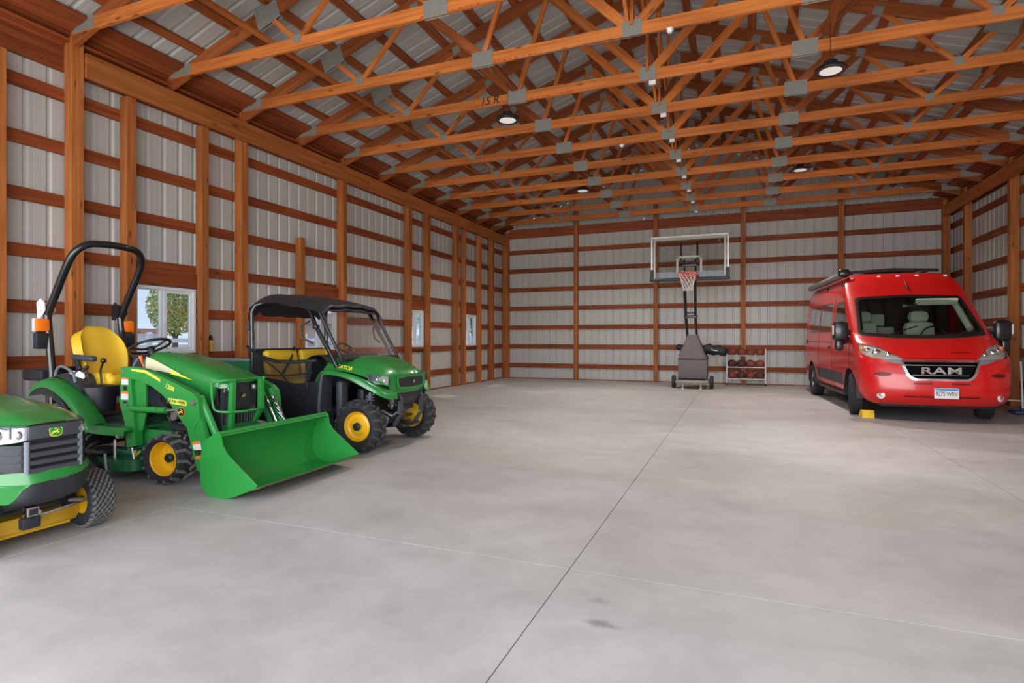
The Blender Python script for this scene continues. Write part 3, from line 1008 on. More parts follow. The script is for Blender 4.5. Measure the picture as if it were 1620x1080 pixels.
def wheel(parent, loc, R, W, rr, kind, n_lug, steer=0.0, out=-1, style='dish', rimmat=YELLOW, lugmat=RUB_D, cap=BLACK, name='wheel'):
    """out = -1 when the outer face looks towards local -Y"""
    t = tyre(R, W, rr, kind).build(name, RUBBER, parent, 30)
    t.location = loc
    t.rotation_euler = (0, 0, steer + (pi if out > 0 else 0))
    if kind != 'road': 
        lg = lugs(R, W, kind, n_lug).build('tread_lugs', lugmat, t, 20)
        lg['kind'] = 'stuff'
    rm = rim(rr, W, rimmat, style).build('rim', rimmat, t, 30)
    h = W / 2
    face = {'dish': -h * .5, 'deep': h * .0, 'flat': -h * .4}[style]
    MB().lathe([(rr * .27, face - .01), (rr * .27, face - .035), (rr * .18, face - .05), (.001, face - .05)], (0, 0, 0), 'Y', 20).build('hub_cap', cap, t)
    b = MB()
    for k in range(5):
        a = 2 * pi * k / 5 + .3
        b.cyl((rr * .41 * cos(a), face + .01, rr * .41 * sin(a)), (rr * .41 * cos(a), face - .012, rr * .41 * sin(a)), rr * .045, 6)
    b.build('wheel_bolts', STEEL if rimmat is not YELLOW else YELLOW, t)['kind'] = 'stuff'
    MB().lathe([(rr * .99, h * .6), (rr * .9, h * .5), (.001, h * .5)], (0, 0, 0), 'Y', 24).build('inner_disc', rimmat, t)
    return t
def deer(parent, loc, xdir, nrm, s, body, mark, edge=None, shape='shield', name='emblem'):
    """leaping deer emblem on a rounded badge (flat relief)"""
    e0 = MB()
    if shape == 'round': out = ell(0, 0, .5, .5, 24)
    else: out = rpoly([(-.5, .34), (.0, .46), (.5, .34), (.44, -.30), (.0, -.42), (-.44, -.30)], .16, 4)
    def place(mb, mat, nm, par, lift):
        me = mb.mesh(nm, mat, 0)
        return place_on(me, nm, par, lift, xdir, nrm, (s, s, s))
    L = Vector(loc); N = Vector(nrm).normalized()
    if edge:
        place(MB().prism(out, 0, .02, 'Z'), edge, name, parent, L)
        ins = [(p[0] * .9, p[1] * .88) for p in out]
        place(MB().prism(ins, 0, .035, 'Z'), body, 'badge_field', parent, L)
    else:
        place(MB().prism(out, 0, .035, 'Z'), body, name, parent, L)
    d = MB()
    # body, neck and head, antlers, fore legs, hind legs of a deer leaping to the right
    d.prism([(-.26, .02), (-.10, .10), (.06, .08), (.12, .02), (.02, -.05), (-.14, -.05), (-.24, -.02)], .03, .05, 'Z')
    d.prism([(.04, .08), (.12, .22), (.25, .17), (.24, .13), (.16, .14), (.12, .02)], .03, .05, 'Z')
    d.prism([(.10, .20), (.0, .30), (-.12, .28), (-.10, .25), (.0, .25), (.07, .18)], .03, .05, 'Z')
    d.prism([(.08, .0), (.24, -.02), (.20, -.14), (.16, -.13), (.17, -.06), (.04, -.05)], .03, .05, 'Z')
    d.prism([(-.18, -.03), (-.30, -.12), (-.38, -.22), (-.33, -.23), (-.24, -.13), (-.10, -.05)], .03, .05, 'Z')
    d.prism([(-.24, .02), (-.33, -.02), (-.36, -.10), (-.32, -.08), (-.28, -.04), (-.2, -.02)], .03, .05, 'Z')
    place(d, mark, 'deer_mark', parent, L)
# ================================================================== LAWN TRACTOR (front end in view)
def build_mower():
    mw = empty('lawn_tractor', (-4.20, 2.19, 0), 0, 'green and yellow lawn tractor at the lower left corner, only its front end in view', 'lawn tractor')
    for sd in (-1, 1):
        wheel(mw, (0, sd * .365, .19), .195, .17, .098, 'turf', 26, steer=-.06, out=sd, style='flat')
        wheel(mw, (-1.24, sd * .36, .26), .265, .24, .12, 'turf', 30, out=sd, style='flat')
        m = MB(); m.tube([(0, sd * .20, .19), (0, sd * .34, .19)], .022, 10); m.tube([(.0, sd * .24, .19), (.02, sd * .24, .30)], .020, 8); m.tube([(.0, sd * .40, .19), (0, sd * .475, .19)], .030, 12)
        m.build('spindle', BLACK2, mw)
    MB().rbox((0, 0, .235), (.09, .52, .07), .015).build('front_axle', BLACK2, mw)
    MB().rbox((-.55, 0, .30), (1.3, .36, .12), .03).build('frame', BLACK, mw)
    # hood
    H0 = 5
    def sec(x, zt, zs, w, dip=0):
        hg = .10 if x < 0 else .012
        c_ = lambda y: .20 * max(0, (abs(y) - .165) / .135) ** 2 * max(0, min(1, x / .285))
        q_ = [(x - .03, -w, zs - hg), (x, -w * .99, zs), (x, -w * .86, zt - .03), (x, -w * .5, zt - .004), (x, 0, zt), (x, w * .5, zt - .004), (x, w * .86, zt - .03), (x, w * .99, zs), (x - .03, w, zs - hg)]
        return [(p[0] - c_(p[1]), p[1], p[2]) for p in q_]
    rows_ = [sec(-.98, .93, .86, .26), sec(-.70, .925, .85, .27), sec(-.40, .905, .83, .285), sec(-.10, .87, .80, .295), sec(.10, .835, .79, .29), sec(.22, .80, .79, .292), sec(.285, .785, .782, .29)]
    m = MB(); m.sheet(surf(rows_, 4, 4)); hood = m.build('hood', GREEN, mw, 50)
    for sd in (-1, 1):
        m = MB(); m.sheet(surf([[(-.98, sd * .262, .76), (-.4, sd * .287, .73), (.0, sd * .30, .70), (.14, sd * .295, .69)], [(-.98, sd * .27, .42), (-.4, sd * .295, .42), (.0, sd * .305, .44), (.14, sd * .30, .46)]], 4, 3))
        m.build('hood_side', GREEN, mw)
        # headlight wrapping round the corner
        P = lambda t, z: (.265 - .20 * t ** 2.0, sd * (.165 + .135 * t), z)
        m = MB(); m.sheet([[P(t, zz) for t in [k / 6 for k in range(7)]] for zz in (.765, .69)])
        for i in range(len(m.v)):
            x, y, z = m.v[i]; m.v[i] = (x, y, z + (-.03 if z < .72 else -.0) * (abs(y) - .165) / .135 + (.0 if z < .72 else .0))
        hl = m.build('headlight', plain('clear_headlight%d' % sd, (.42, .44, .47), .22, metal=.6, var=.5, vscale=30), mw)
        MB().tube([P(.5, .775), P(.5, .70)], .006, 5).build('lens_divider', GREY_P, hl)
        for q in (.28, .72):
            b = MB(); p = P(q, .722); b.ball(p, .026, 12, 8, (.6, .8, 1)); b.build('bulb', CHROME, hl)
        b = MB(); b.tube([P(t, .772) for t in [k / 6 for k in range(7)]], .007, 6); b.build('lamp_trim', GREY_P, hl)
        # grey side vent with louvres
        P2 = lambda t, z: (.262 - .20 * t ** 2.0, sd * (.17 + .135 * t), z)
        m = MB(); m.sheet([[P2(t, zz) for t in [k / 6 for k in range(7)]] for zz in (.66, .50)]); vt = m.build('side_vent', BLACK, mw)
        for k in range(3):
            z = .63 - .045 * k
            m = MB(); m.sheet([[(P2(t, 0)[0] + .012, P2(t, 0)[1], z + .015) for t in (.2, .5, .85)], [(P2(t, 0)[0] + .0, P2(t, 0)[1], z - .015) for t in (.2, .5, .85)]]); m.build('louvre', GREY_P, vt)
        MB().tube([P2(1.0, .655), P2(.95, .58), P2(.75, .50)], .008, 6).build('vent_trim', GREY_M, vt); MB().tube([(P2(0, 0)[0] + .01, P2(0, 0)[1], .68), (P2(0, 0)[0] + .01, P2(0, 0)[1], .49)], .016, 8).build('vent_post', GREY_M, vt)
    # grille of angled bars
    m = MB(); m.box((.245, 0, .615), (.02, .35, .28)); m.build('grille_back', BLACK, mw)
    m = MB(); m.rbox((.275, 0, .730), (.03, .34, .085), .012); hb = m.build('grille_header', GREY_P, mw)
    for k in range(4):
        z = .665 - k * .048
        m = MB(); m.prism([(.262, z), (.292, z - .006), (.288, z - .032), (.262, z - .026)], -.155, .15, 'Y'); m.build('grille_bar', GREY_P, mw, 0)
    m = MB()
    for k in range(4):
        z = .745 - k * .05
        m.prism([(.285, z), (.296, z - .022), (.285, z - .045)], .150, .166, 'Y')
    m.prism([(.285, .75), (.292, .75), (.292, .50), (.285, .50)], .166, .172, 'Y')
    m.build('grille_edge', GREY_M, mw, 0)
    deer(mw, (.291, -.005, .722), (0, 1, 0), (1, 0, .1), .075, GREEN_L, YTEXT, YTEXT, 'shield')
    # lower green band and black bumper
    m = MB(); m.sheet(surf([[(.15, -.31, .50), (.235, -.22, .50), (.285, -.10, .495), (.285, .12, .495), (.24, .23, .50), (.16, .305, .505)], [(.16, -.315, .43), (.245, -.225, .42), (.30, -.10, .43), (.295, .12, .44), (.25, .235, .46), (.17, .31, .465)]], 4, 4))
    m.build('lower_cowl', GREEN, mw, 60)
    m = MB(); m.sheet(surf([[(.16, -.315, .44), (.245, -.23, .43), (.29, -.15, .425)], [(.15, -.31, .33), (.22, -.24, .32), (.27, -.19, .40)]], 4, 3)); m.build('cowl_corner', GREEN, mw)
    m = MB(); m.sheet(surf([[(.22, -.235, .365), (.29, -.15, .425), (.31, 0, .43), (.30, .14, .44), (.20, .28, .455)], [(.20, -.25, .31), (.27, -.15, .31), (.285, 0, .315), (.28, .14, .325), (.19, .27, .335)], [(.10, -.25, .28), (.18, -.15, .28), (.19, 0, .28), (.18, .14, .29), (.10, .27, .30)]], 4, 4))
    m.build('bumper', BLACK, mw)
    m = MB(); m.rbox((.20, -.09, .245), (.05, .07, .06), .008); m.build('hitch_receiver', CHROME, mw)
    m = MB(); m.box((.228, -.09, .243), (.01, .045, .035)); m.rbox((.19, -.09, .175), (.05, .10, .07), .01); m.build('receiver_mount', BLACK, mw)
    m = MB(); m.tube([(.16, -.02, .20), (.16, .02, .20), (.10, .22, .20)], .010, 8); m.tube([(.16, -.02, .17), (.16, -.02, .23)], .010, 6); m.tube([(.03, .20, .22), (.06, .30, .20), (.02, .34, .19)], .014, 8); m.build('tie_rod', STEEL, mw)
    # yellow mower deck behind the front wheels
    m = MB(); m.prism(rpoly([(-.85, -.58), (-.10, -.56), (.02, -.30), (.02, .20), (-.08, .44), (-.85, .50)], .08, 3), .07, .17, 'Z'); dk = m.build('mower_deck', YDECK, mw, 30)
    m = MB(); m.rbox((-.35, 0, .19), (.5, .5, .06), .03); m.build('belt_cover', YDECK, dk)
    MB().tube([(.03, -.30, .075), (.03, .22, .075)], .010, 6).build('deck_lip', YDECK, dk)
    # rest of the machine, mostly outside the frame
    MB().rbox((-1.2, 0, .55), (.75, .62, .14), .06).build('rear_fender', GREEN, mw)
    for sd in (-1, 1): MB().rbox((-1.24, sd * .36, .60), (.62, .28, .06), .03).build('fender_top', GREEN, mw)
    st = MB().rbox((-1.22, 0, .70), (.42, .46, .10), .04, seg=3).build('seat_cushion', YSEAT, mw)
    MB().rbox((-1.44, 0, .92), (.10, .44, .40), .04, rot=(0, -.2, 0), seg=3).build('seat_back', YSEAT, st)
    m = MB(); m.rbox((-1.02, 0, .80), (.10, .30, .22), .03); m.build('dashboard', BLACK, mw)
    sw = MB(); sw.lathe([(.16 + .012 * cos(a), .012 * sin(a)) for a in [2 * pi * k / 8 for k in range(8)]], (0, 0, 0), 'Z', 24, closed=True)
    for a in (.5, 2.6, 4.7): sw.tube([(0, 0, -.03), (.16 * cos(a), .16 * sin(a), 0)], .010, 6)
    sw.cyl((0, 0, -.03), (.03, 0, -.14), .018, 8)
    sw = sw.build('steering_wheel', BLACK2, mw); sw.location = (-1.06, 0, 1.03); sw.rotation_euler = (0, -.4, 0)
    for ch in mw.children:
        if ch.name.split('.')[0] in ('hood', 'hood_side', 'headlight', 'side_vent', 'grille_back', 'grille_header', 'grille_bar', 'grille_edge', 'lower_cowl', 'cowl_corner', 'bumper'):
            for o in [ch] + list(ch.children):
                for v_ in o.data.vertices: v_.co.y *= .87 if v_.co.y < 0 else .84
    return mw
mower = build_mower()
# ================================================================== COMPACT TRACTOR WITH LOADER
def build_tractor():
    tr = empty('loader_tractor', (-4.75, 4.0, 0), radians(2), 'green compact tractor with yellow seat, folding roll bar and front loader bucket', 'tractor')
    DECAL_W = plain('white_decal', (.78, .77, .74), .5)
    # ---------------- wheels
    for sd in (-1, 1):
        wheel(tr, (-.01, sd * .42, .225), .232, .25, .150, 'ag', 14, steer=.10, out=sd, style='deep')
        wheel(tr, (-1.42, sd * .45, .33), .335, .29, .155, 'ag', 18, out=sd, style='deep')
    # ---------------- chassis
    MB().rbox((-.45, 0, .40), (1.5, .26, .20), .04).build('chassis', GREEN_D, tr)
    MB().rbox((-.55, 0, .33), (.9, .40, .05), .015).build('belly_plate', GREEN_D, tr)
    MB().rbox((.0, 0, .25), (.16, .62, .10), .03).build('front_axle', GREEN_D, tr)
    MB().rbox((-1.42, 0, .36), (.36, .62, .30), .06).build('rear_axle', BLACK, tr)
    MB().rbox((.30, 0, .44), (.30, .34, .08), .02).build('front_frame', GREEN_D, tr)
    # engine seen through the open side
    e_ = MB()
    e_.rbox((-.12, 0, .66), (.52, .34, .34), .03); e_.rbox((-.12, -.19, .60), (.30, .08, .10), .02)
    for k in range(5): e_.cyl((-.30 + .09 * k, -.16, .74), (-.30 + .09 * k, -.22, .70), .016, 8)
    e_ = e_.build('engine', BLACK, tr)
    p_ = MB()
    p_.cyl((-.15, -.20, .58), (-.15, -.29, .58), .048, 16); p_.cyl((-.06, -.20, .68), (-.06, -.25, .68), .02, 10); p_.cyl((-.26, -.2, .70), (-.26, -.25, .70), .02, 10)
    p_.tube([(-.30, -.22, .56), (-.22, -.26, .52), (-.10, -.25, .50), (.0, -.2, .54)], .010, 6)
    p_.build('engine_fittings', STEEL, e_)
    hs = MB()
    hs.tube([(-.36, -.26, .86), (-.30, -.30, .70), (-.20, -.30, .62), (-.18, -.26, .50)], .014, 6)
    hs.tube([(.10, -.24, .72), (.13, -.28, .56), (.06, -.28, .46), (-.12, -.26, .46), (-.20, -.24, .50)], .045, 8)
    hs.tube([(-.34, -.2, .92), (-.22, -.26, .80), (-.10, -.27, .72)], .018, 6)
    hs.build('hoses', BLACK, tr)
    # ---------------- hood
    def section(x, ztop, zlow, w, wl, n=13):
        """arched section across the hood, from near lower edge over the top to the far lower edge"""
        out = []
        for k in range(n):
            a = pi * k / (n - 1)
            yy = -cos(a); s_ = sin(a)
            y = (w if s_ > .35 else w + (wl - w) * (1 - s_ / .35)) * (abs(yy) ** .55) * (1 if yy > 0 else -1)
            z = zlow + (ztop - zlow) * s_ ** .42
            out.append((x, y, z))
        return out
    secs = [section(-.58, 1.165, .90, .215, .225), section(-.44, 1.160, .89, .225, .235), (section(-.24, 1.125, .875, .235, .245)), section(0, 1.07, .86, .24, .25), section(.25, .99, .84, .235, .24), section(.37, .935, .84, .21, .215), section(.42, .905, .85, .15, .16)]
    hd = MB(); hd.sheet(surf(secs, 2, 4))
    hd.build('hood', GREEN, tr, 50)
    MB().prism([(y, z) for (_, y, z) in section(0, 1.16, .90, .212, .222)], -.59, -.575, 'X').build('hood_rear_edge', WHITEP, tr)
    for sd in (-1, 1):
        # green side panel between hood and engine opening, with a yellow stripe and sky glare painted pale on the rear quarter
        m = MB(); m.prism([(-.58, .90), (-.42, .895), (.10, .865), (.32, .85), (.30, .74), (.18, .60), (.10, .60), (.02, .78), (-.30, .86), (-.58, .84)], sd * .232, sd * .246, 'Y')
        m.build('side_panel', GREEN, tr, 0)
        m = MB()
        m.sheet(surf([[(-.575, sd * .224, 1.12), (-.44, sd * .232, 1.085), (-.28, sd * .243, 1.03), (-.10, sd * .250, .965)], [(-.575, sd * .236, .99), (-.44, sd * .242, .99), (-.28, sd * .249, .975), (-.10, sd * .251, .950)]], 5, 3))
        for i in range(len(m.v)): m.v[i] = (m.v[i][0], m.v[i][1] + sd * .004, m.v[i][2])
        m.build('hood_glare', plain('cream_glare%d' % sd, (.72, .66, .42), .4), tr)
        m = MB(); m.prism([(-.22, 1.00), (-.22, .962), (.06, .91)], sd * .254, sd * .260, 'Y'); m.build('yellow_stripe', YTEXT, tr, 0)
        m = MB()
        m.sheet(surf([[(.0, sd * .245, .86), (.20, sd * .245, .85), (.33, sd * .232, .85)], [(.08, sd * .24, .70), (.22, sd * .24, .68), (.345, sd * .22, .66)], [(.18, sd * .22, .48), (.28, sd * .22, .46), (.35, sd * .20, .44)]], 4, 4))
        m.build('side_grille', BLACK, tr)
    # front grille: bowed black mesh, headlights, emblem, green chin
    gx = lambda y, z: .405 - 1.2 * y * y - (.9 - z) * .04
    m = MB(); m.sheet([[(gx(y, z), y, z) for y in [-.215 + .43 * i / 14 for i in range(15)]] for z in [.46 + .44 * j / 8 for j in range(9)]])
    m.build('front_grille', BLACK, tr)
    m = MB()
    for i in range(12):
        y = -.2 + .4 * i / 11
        m.tube([(gx(y, .62) + .003, y, .62), (gx(y, .5) + .003, y, .48)], .004, 4)
    m.build('grille_ribs', GREY_P, tr)['kind'] = 'stuff'
    for sd in (-1, 1):
        m = MB(); m.sheet([[(gx(y, z) + .008, y, z) for y in [sd * (.09 + .105 * i / 4) for i in range(5)]] for z in (.865, .80)])
        hl = m.build('headlight', CHROME, tr)
        m = MB(); m.ball((gx(.14, .83) + .004, sd * .14, .832), .022, 12, 8, (.6, 1, 1)); m.build('bulb', WHITE, hl)
    deer(tr, (gx(0, .76) + .004, 0.0, .755), (0, 1, 0), (1, 0, 0), .07, BLACK, plain('emblem_gold', (.55, .50, .08), .4), None)
    m = MB(); m.sheet([[(gx(y, z) + .01, y, z) for y in [-.20 + .40 * i / 10 for i in range(11)]] for z in (.50, .40)])
    m.build('chin', GREEN, tr)
    MB().tube([(gx(y, .895) + .012, y, .895) for y in [-.20 + .40 * i / 10 for i in range(11)]], .014, 6).build('hood_lip', GREEN, tr)
    # brush guard
    for sd in (-1, 1):
        y = sd * .17
        m = MB()
        for (p, q) in (((.47, .925), (.47, .62)), ((.47, .62), (.34, .42))) if sd > 0 else (((.47, .925), (.455, .62)), ((.455, .62), (.44, .38))):
            m.add([(p[0], y - .02, p[1]), (p[0], y + .02, p[1]), (q[0], y + .02, q[1]), (q[0], y - .02, q[1]), (p[0] - .045, y - .02, p[1]), (p[0] - .045, y + .02, p[1]), (q[0] - .05, y + .02, q[1]), (q[0] - .05, y - .02, q[1])],
                  [(0, 1, 2, 3), (7, 6, 5, 4), (0, 4, 5, 1), (1, 5, 6, 2), (2, 6, 7, 3), (3, 7, 4, 0)])
        m.build('guard_upright', GREEN_L, tr)
    m = MB()
    def bend(pts, n=5): return cr1([Vector(p) for p in pts], n)
    m.tube(bend([(.475, -.17, .915), (.44, -.24, .915), (.34, -.285, .90), (.325, -.29, .86), (.33, -.285, .70), (.36, -.27, .64), (.44, -.20, .625), (.475, -.10, .62), (.485, 0, .62), (.475, .10, .62), (.44, .20, .625), (.36, .27, .64), (.33, .285, .70), (.325, .29, .86), (.34, .285, .90), (.44, .24, .915), (.475, .17, .915)]), .013, 8)
    m.build('guard_hoop', GREEN_L, tr)
    MB().tube([(.46, -.15, .92), (.46, .15, .92)], .010, 6).build('guard_bar', GREEN_L, tr)
    # ---------------- loader masts and arms
    for sd in (-1, 1.16):
        ys = sorted((sd * .36, sd * .375))
        m = MB(); m.prism([(-.64, 1.03), (-.51, 1.03), (-.50, .86), (-.47, .64), (-.44, .30), (-.56, .28), (-.58, .50), (-.66, .72), (-.64, .78)], ys[0] - (.06 if sd < 0 else 0), ys[1] + (.06 if sd > 0 else 0), 'Y')
        mast = m.build('loader_mast', GREEN_L, tr, 0)
        m = MB(); m.prism([(-.50, .95), (-.36, .95), (-.35, .62), (-.40, .44), (-.48, .44)], sd * .385, sd * .40, 'Y'); m.build('mast_web', GREEN_L, mast, 0)
        m = MB(); m.prism([(-.58, .44), (-.17, .44), (-.02, .42), (-.14, .28), (-.40, .24), (-.56, .24)], sd * .30, sd * .33, 'Y'); m.build('mast_bracket', GREEN_L, mast, 0)
        m = MB()
        for k in range(3): m.cyl((-.52, sd * .33, .27 + .05 * k), (-.52, sd * .445, .27 + .05 * k), .010, 6)
        m.cyl((-.575, sd * .33, .99), (-.575, sd * .46, .99), .02, 10); m.cyl((-.55, sd * .33, .68), (-.55, sd * .45, .68), .012, 8)
        m.build('bolts', STEEL, mast)['kind'] = 'stuff'
        # arm: curved upper boom, elbow plate, lower limb
        up = [(-.60, 1.02), (-.44, 1.035), (-.30, 1.015), (-.07, .945), (.14, .875), (.29, .815), (.345, .765), (.36, .70), (.37, .60), (.30, .50), (.20, .52), (.09, .63), (.02, .71), (-.07, .785), (-.21, .86), (-.36, .91), (-.56, .93)]
        yA, yB = sd * .40, sd * .455
        m = MB(); m.prism(up, min(yA, yB), max(yA, yB), 'Y')
        arm = m.build('loader_arm', GREEN_L, tr, 0)
        m = MB(); m.prism([(.20, .54), (.37, .60), (.44, .42), (.50, .22), (.42, .12), (.33, .14), (.26, .36)], min(sd * .405, sd * .45), max(sd * .405, sd * .45), 'Y')
        m.build('lower_limb', GREEN_L, arm, 0)
        m = MB(); m.tube([(.30, sd * .385, .78), (.52, sd * .375, .36)], .032, 14); m.build('curl_cylinder', GREEN_L, arm)
        m = MB(); m.tube([(.27, sd * .335, .76), (.50, sd * .335, .33)], .012, 8); m.tube([(.31, sd * .335, .68), (.35, sd * .335, .61)], .020, 8); m.build('hydraulic_line', CHROME, arm)
        m = MB(); m.tube([(.20, sd * .335, .74), (.42, sd * .33, .36)], .030, 8); m.build('inner_limb', GREEN_D, arm)
        m = MB(); m.tube([(-.50, sd * .43, .645), (-.06, sd * .43, .645)], .030, 14); m.tube([(-.16, sd * .43, .645), (-.15, sd * .43, .645)], .034, 14)
        lc = m.build('lift_cylinder', GREEN_L, tr)
        m = MB(); m.tube([(-.06, sd * .43, .645), (.10, sd * .43, .66)], .014, 10); m.build('cylinder_rod', CHROME, lc)
        m = MB(); m.cyl((.10, sd * .46, .66), (.10, sd * .40, .66), .024, 12); m.cyl((.30, sd * .47, .735), (.30, sd * .39, .735), .026, 12); m.cyl((.42, sd * .46, .19), (.42, sd * .39, .19), .022, 12)
        m.build('pivot_pin', STEEL, arm)
        if sd < 0:
            yo = -.4575
            m = MB(); m.prism([(-.47, 1.015), (-.28, 1.005), (-.10, .93), (-.10, .905), (-.28, .98), (-.46, .998)], yo - .002, yo, 'Y'); m.build('yellow_stripe', YTEXT, arm, 0)
            me = text_mesh('120R', .055, YTEXT, .002, 'model_lettering', bold=.001); place_on(me, 'model_lettering', arm, (.02, yo - .001, .855), (1, 0, -.38), (0, -1, 0))
            m = MB(); m.prism(rpoly([(.0, .765), (.22, .745), (.22, .70), (.02, .715)], .01, 1), yo - .002, yo, 'Y'); m.build('name_plate', YTEXT, arm, 0)
            me = text_mesh('JOHN DEERE', .034, GREEN_D, .002, 'maker_lettering', bold=.001); place_on(me, 'maker_lettering', arm, (.113, yo - .003, .732), (1, 0, -.09), (0, -1, 0))
            deer(arm, (.155, yo, .645), (1, 0, 0), (0, -1, 0), .085, INK, YTEXT, ORANGE_D, 'round')
            m = MB()
            m.prism([(-.622, .93), (-.535, .93), (-.535, .915), (-.622, .915)], -.4375, -.436, 'Y'); m.prism([(-.625, .80), (-.535, .80), (-.535, .78), (-.625, .78)], -.4375, -.436, 'Y')
            m.build('warning_decal_orange', ORANGE_D, mast, 0)
            m = MB(); m.prism([(-.622, .914), (-.535, .914), (-.535, .865), (-.622, .865)], -.4375, -.436, 'Y'); m.prism([(-.625, .779), (-.535, .779), (-.535, .725), (-.63, .725)], -.4375, -.436, 'Y')
            m.build('warning_decal', DECAL_W, mast, 0)
            m = MB(); m.prism([(-.60, .855), (-.55, .855), (-.55, .81), (-.60, .81)], -.4375, -.436, 'Y'); m.prism([(-.60, .712), (-.55, .712), (-.55, .69), (-.60, .69)], -.4375, -.436, 'Y')
            m.build('warning_pictogram', INK, mast, 0)
            m = MB(); m.prism([(.275, .385), (.365, .40), (.375, .375), (.285, .36)], -.4525, -.45, 'Y'); m.prism([(.315, .265), (.395, .275), (.405, .245), (.32, .235)], -.4525, -.45, 'Y'); m.build('warning_decal_orange', ORANGE_D, arm, 0)
            m = MB(); m.prism([(.285, .36), (.375, .375), (.385, .325), (.30, .315)], -.4525, -.45, 'Y'); m.build('warning_decal', DECAL_W, arm, 0)
            m = MB(); m.prism([(.30, .315), (.385, .325), (.393, .28), (.315, .27)], -.4525, -.45, 'Y'); m.build('warning_pictogram', INK, arm, 0)
    MB().tube([(.30, -.40, .70), (.30, .40, .70)], .03, 10).build('cross_tube', GREEN_D, tr) if False else None
    # valve block and couplers on the far side of the nose
    m = MB()
    for k in range(4):
        m.cyl((.38 + .03 * k, .40, .70 - .055 * k), (.44 + .03 * k, .40, .64 - .055 * k), .016, 10); m.cyl((.37 + .03 * k, .40, .71 - .055 * k), (.385 + .03 * k, .40, .695 - .055 * k), .024, 10)
    m.build('hose_couplers', CHROME, tr)
    # ---------------- bucket
    bk = empty('bucket', (0, 0, 0), 0, parent=tr)
    bk.empty_display_size = .1
    inner = [(1.20, .125), (.94, .035), (.82, .02), (.72, .05), (.66, .12), (.64, .24), (.67, .36), (.735, .47), (.80, .525)]
    outer = [(.84, .50), (.76, .50), (.66, .40), (.615, .25), (.63, .10), (.70, .012), (.82, -.0), (.94, .012), (1.20, .112)]
    y0, y1 = -.665, .685
    m = MB(); m.prism(inner + outer, y0 + .012, y1 - .012, 'Y'); m.build('bucket_shell', GREEN_L, bk, 30)
    m = MB(); m.tube([(.805, y0 + .01, .520), (.805, y1 - .01, .520)], .018, 8); m.build('top_rail', GREEN_L, bk)
    side = [(1.20, .115), (1.205, .135), (.90, .36), (.855, .42), (.835, .515), (.80, .54), (.655, .455), (.61, .30), (.62, .09), (.70, .005), (.86, .0), (.96, .018)]
    for y in (y0, y1 - .012):
        m = MB(); m.prism(side, y, y + .012, 'Y'); m.build('side_plate', GREEN_L, bk, 0)
    m = MB(); m.prism([(1.07, .075), (1.225, .122), (1.225, .112), (1.07, .062)], y0 + .01, y1 - .01, 'Y'); m.build('cutting_edge', plain('worn_steel_edge', (.20, .13, .09), .5, metal=.4, var=.3), bk, 0)
    for y in (-.42, .42):
        m = MB(); m.prism([(.62, .46), (.50, .42), (.40, .22), (.42, .14), (.62, .12)], y - .03, y + .03, 'Y'); m.build('bucket_bracket', GREEN_L, bk, 0)
    # ---------------- operator station
    m = MB(); m.rbox((-.78, 0, .455), (.62, 1.0, .035), .012); m.build('platform', GREEN, tr)
    MB().rbox((-.70, 0, .478), (.42, .82, .012), .004).build('floor_mat', GREY_P, tr)
    for sd in (-1, 1):
        m = MB(); m.sheet(surf([[(-1.10, sd * .50, .50), (-.8, sd * .505, .475), (-.48, sd * .50, .475)], [(-1.10, sd * .515, .42), (-.8, sd * .52, .40), (-.50, sd * .515, .40)]], 4, 2)); m.build('step_edge', GREEN, tr)
        # fender over the rear wheel
        rows_ = []
        for (x, z) in ((-.94, .47), (-1.06, .60), (-1.20, .73), (-1.36, .83), (-1.52, .885), (-1.66, .87), (-1.76, .80), (-1.79, .73)):
            rows_.append([(x, sd * .43, z + .02), (x, sd * .48, z + .03), (x, sd * .56, z + .02), (x, sd * .60, z - .01), (x + .0, sd * .605, z - .06)])
        m = MB(); m.sheet(surf(rows_, 3, 4)); m.build('fender', GREEN, tr, 60)
        inner_ = [(-.94, .47), (-1.02, .56), (-1.12, .62), (-1.5, .64), (-1.5, .45), (-1.0, .45)]
        m = MB(); m.prism(inner_, min(sd * .41, sd * .43), max(sd * .41, sd * .43), 'Y'); m.build('fender_inner_wall', GREEN, tr, 0)
        # dark console on top of the fender
        m = MB(); m.sheet(surf([[(-1.68, sd * .50, .895), (-1.52, sd * .50, .925), (-1.36, sd * .50, .875), (-1.22, sd * .48, .79), (-1.14, sd * .47, .71), (-1.12, sd * .46, .62)], [(-1.70, sd * .40, .93), (-1.52, sd * .40, .955), (-1.38, sd * .40, .91), (-1.30, sd * .40, .86), (-1.28, sd * .42, .76), (-1.28, sd * .43, .62)], [(-1.70, sd * .24, .93), (-1.52, sd * .24, .955), (-1.40, sd * .24, .93), (-1.36, sd * .24, .86), (-1.36, sd * .24, .76), (-1.36, sd * .24, .62)]], 4, 3))
        m.build('fender_console', GREY_P, tr)
        m = MB(); m.tube(bend([(-1.62, sd * .46, .91), (-1.58, sd * .46, 1.0), (-1.50, sd * .46, 1.02), (-1.36, sd * .46, .96), (-1.32, sd * .46, .87)]), .014, 8); m.build('grab_handle', GREY_M, tr)
        m = MB(); m.prism([(-1.74, .82), (-1.60, .84), (-1.44, .80), (-1.30, .72), (-1.20, .62), (-1.32, .66), (-1.46, .74), (-1.60, .76), (-1.76, .74)], sd * .585, sd * .600, 'Y'); m.build('fender_liner', BLACK, tr, 0)
    # black tank / console by the seat
    m = MB(); m.lathe([(.001, .84), (.12, .84), (.15, .82), (.155, .75), (.148, .60), (.14, .57), (.001, .56)], (-1.25, -.30, 0), 'Z', 28); m.build('side_tank', BLACK, tr)
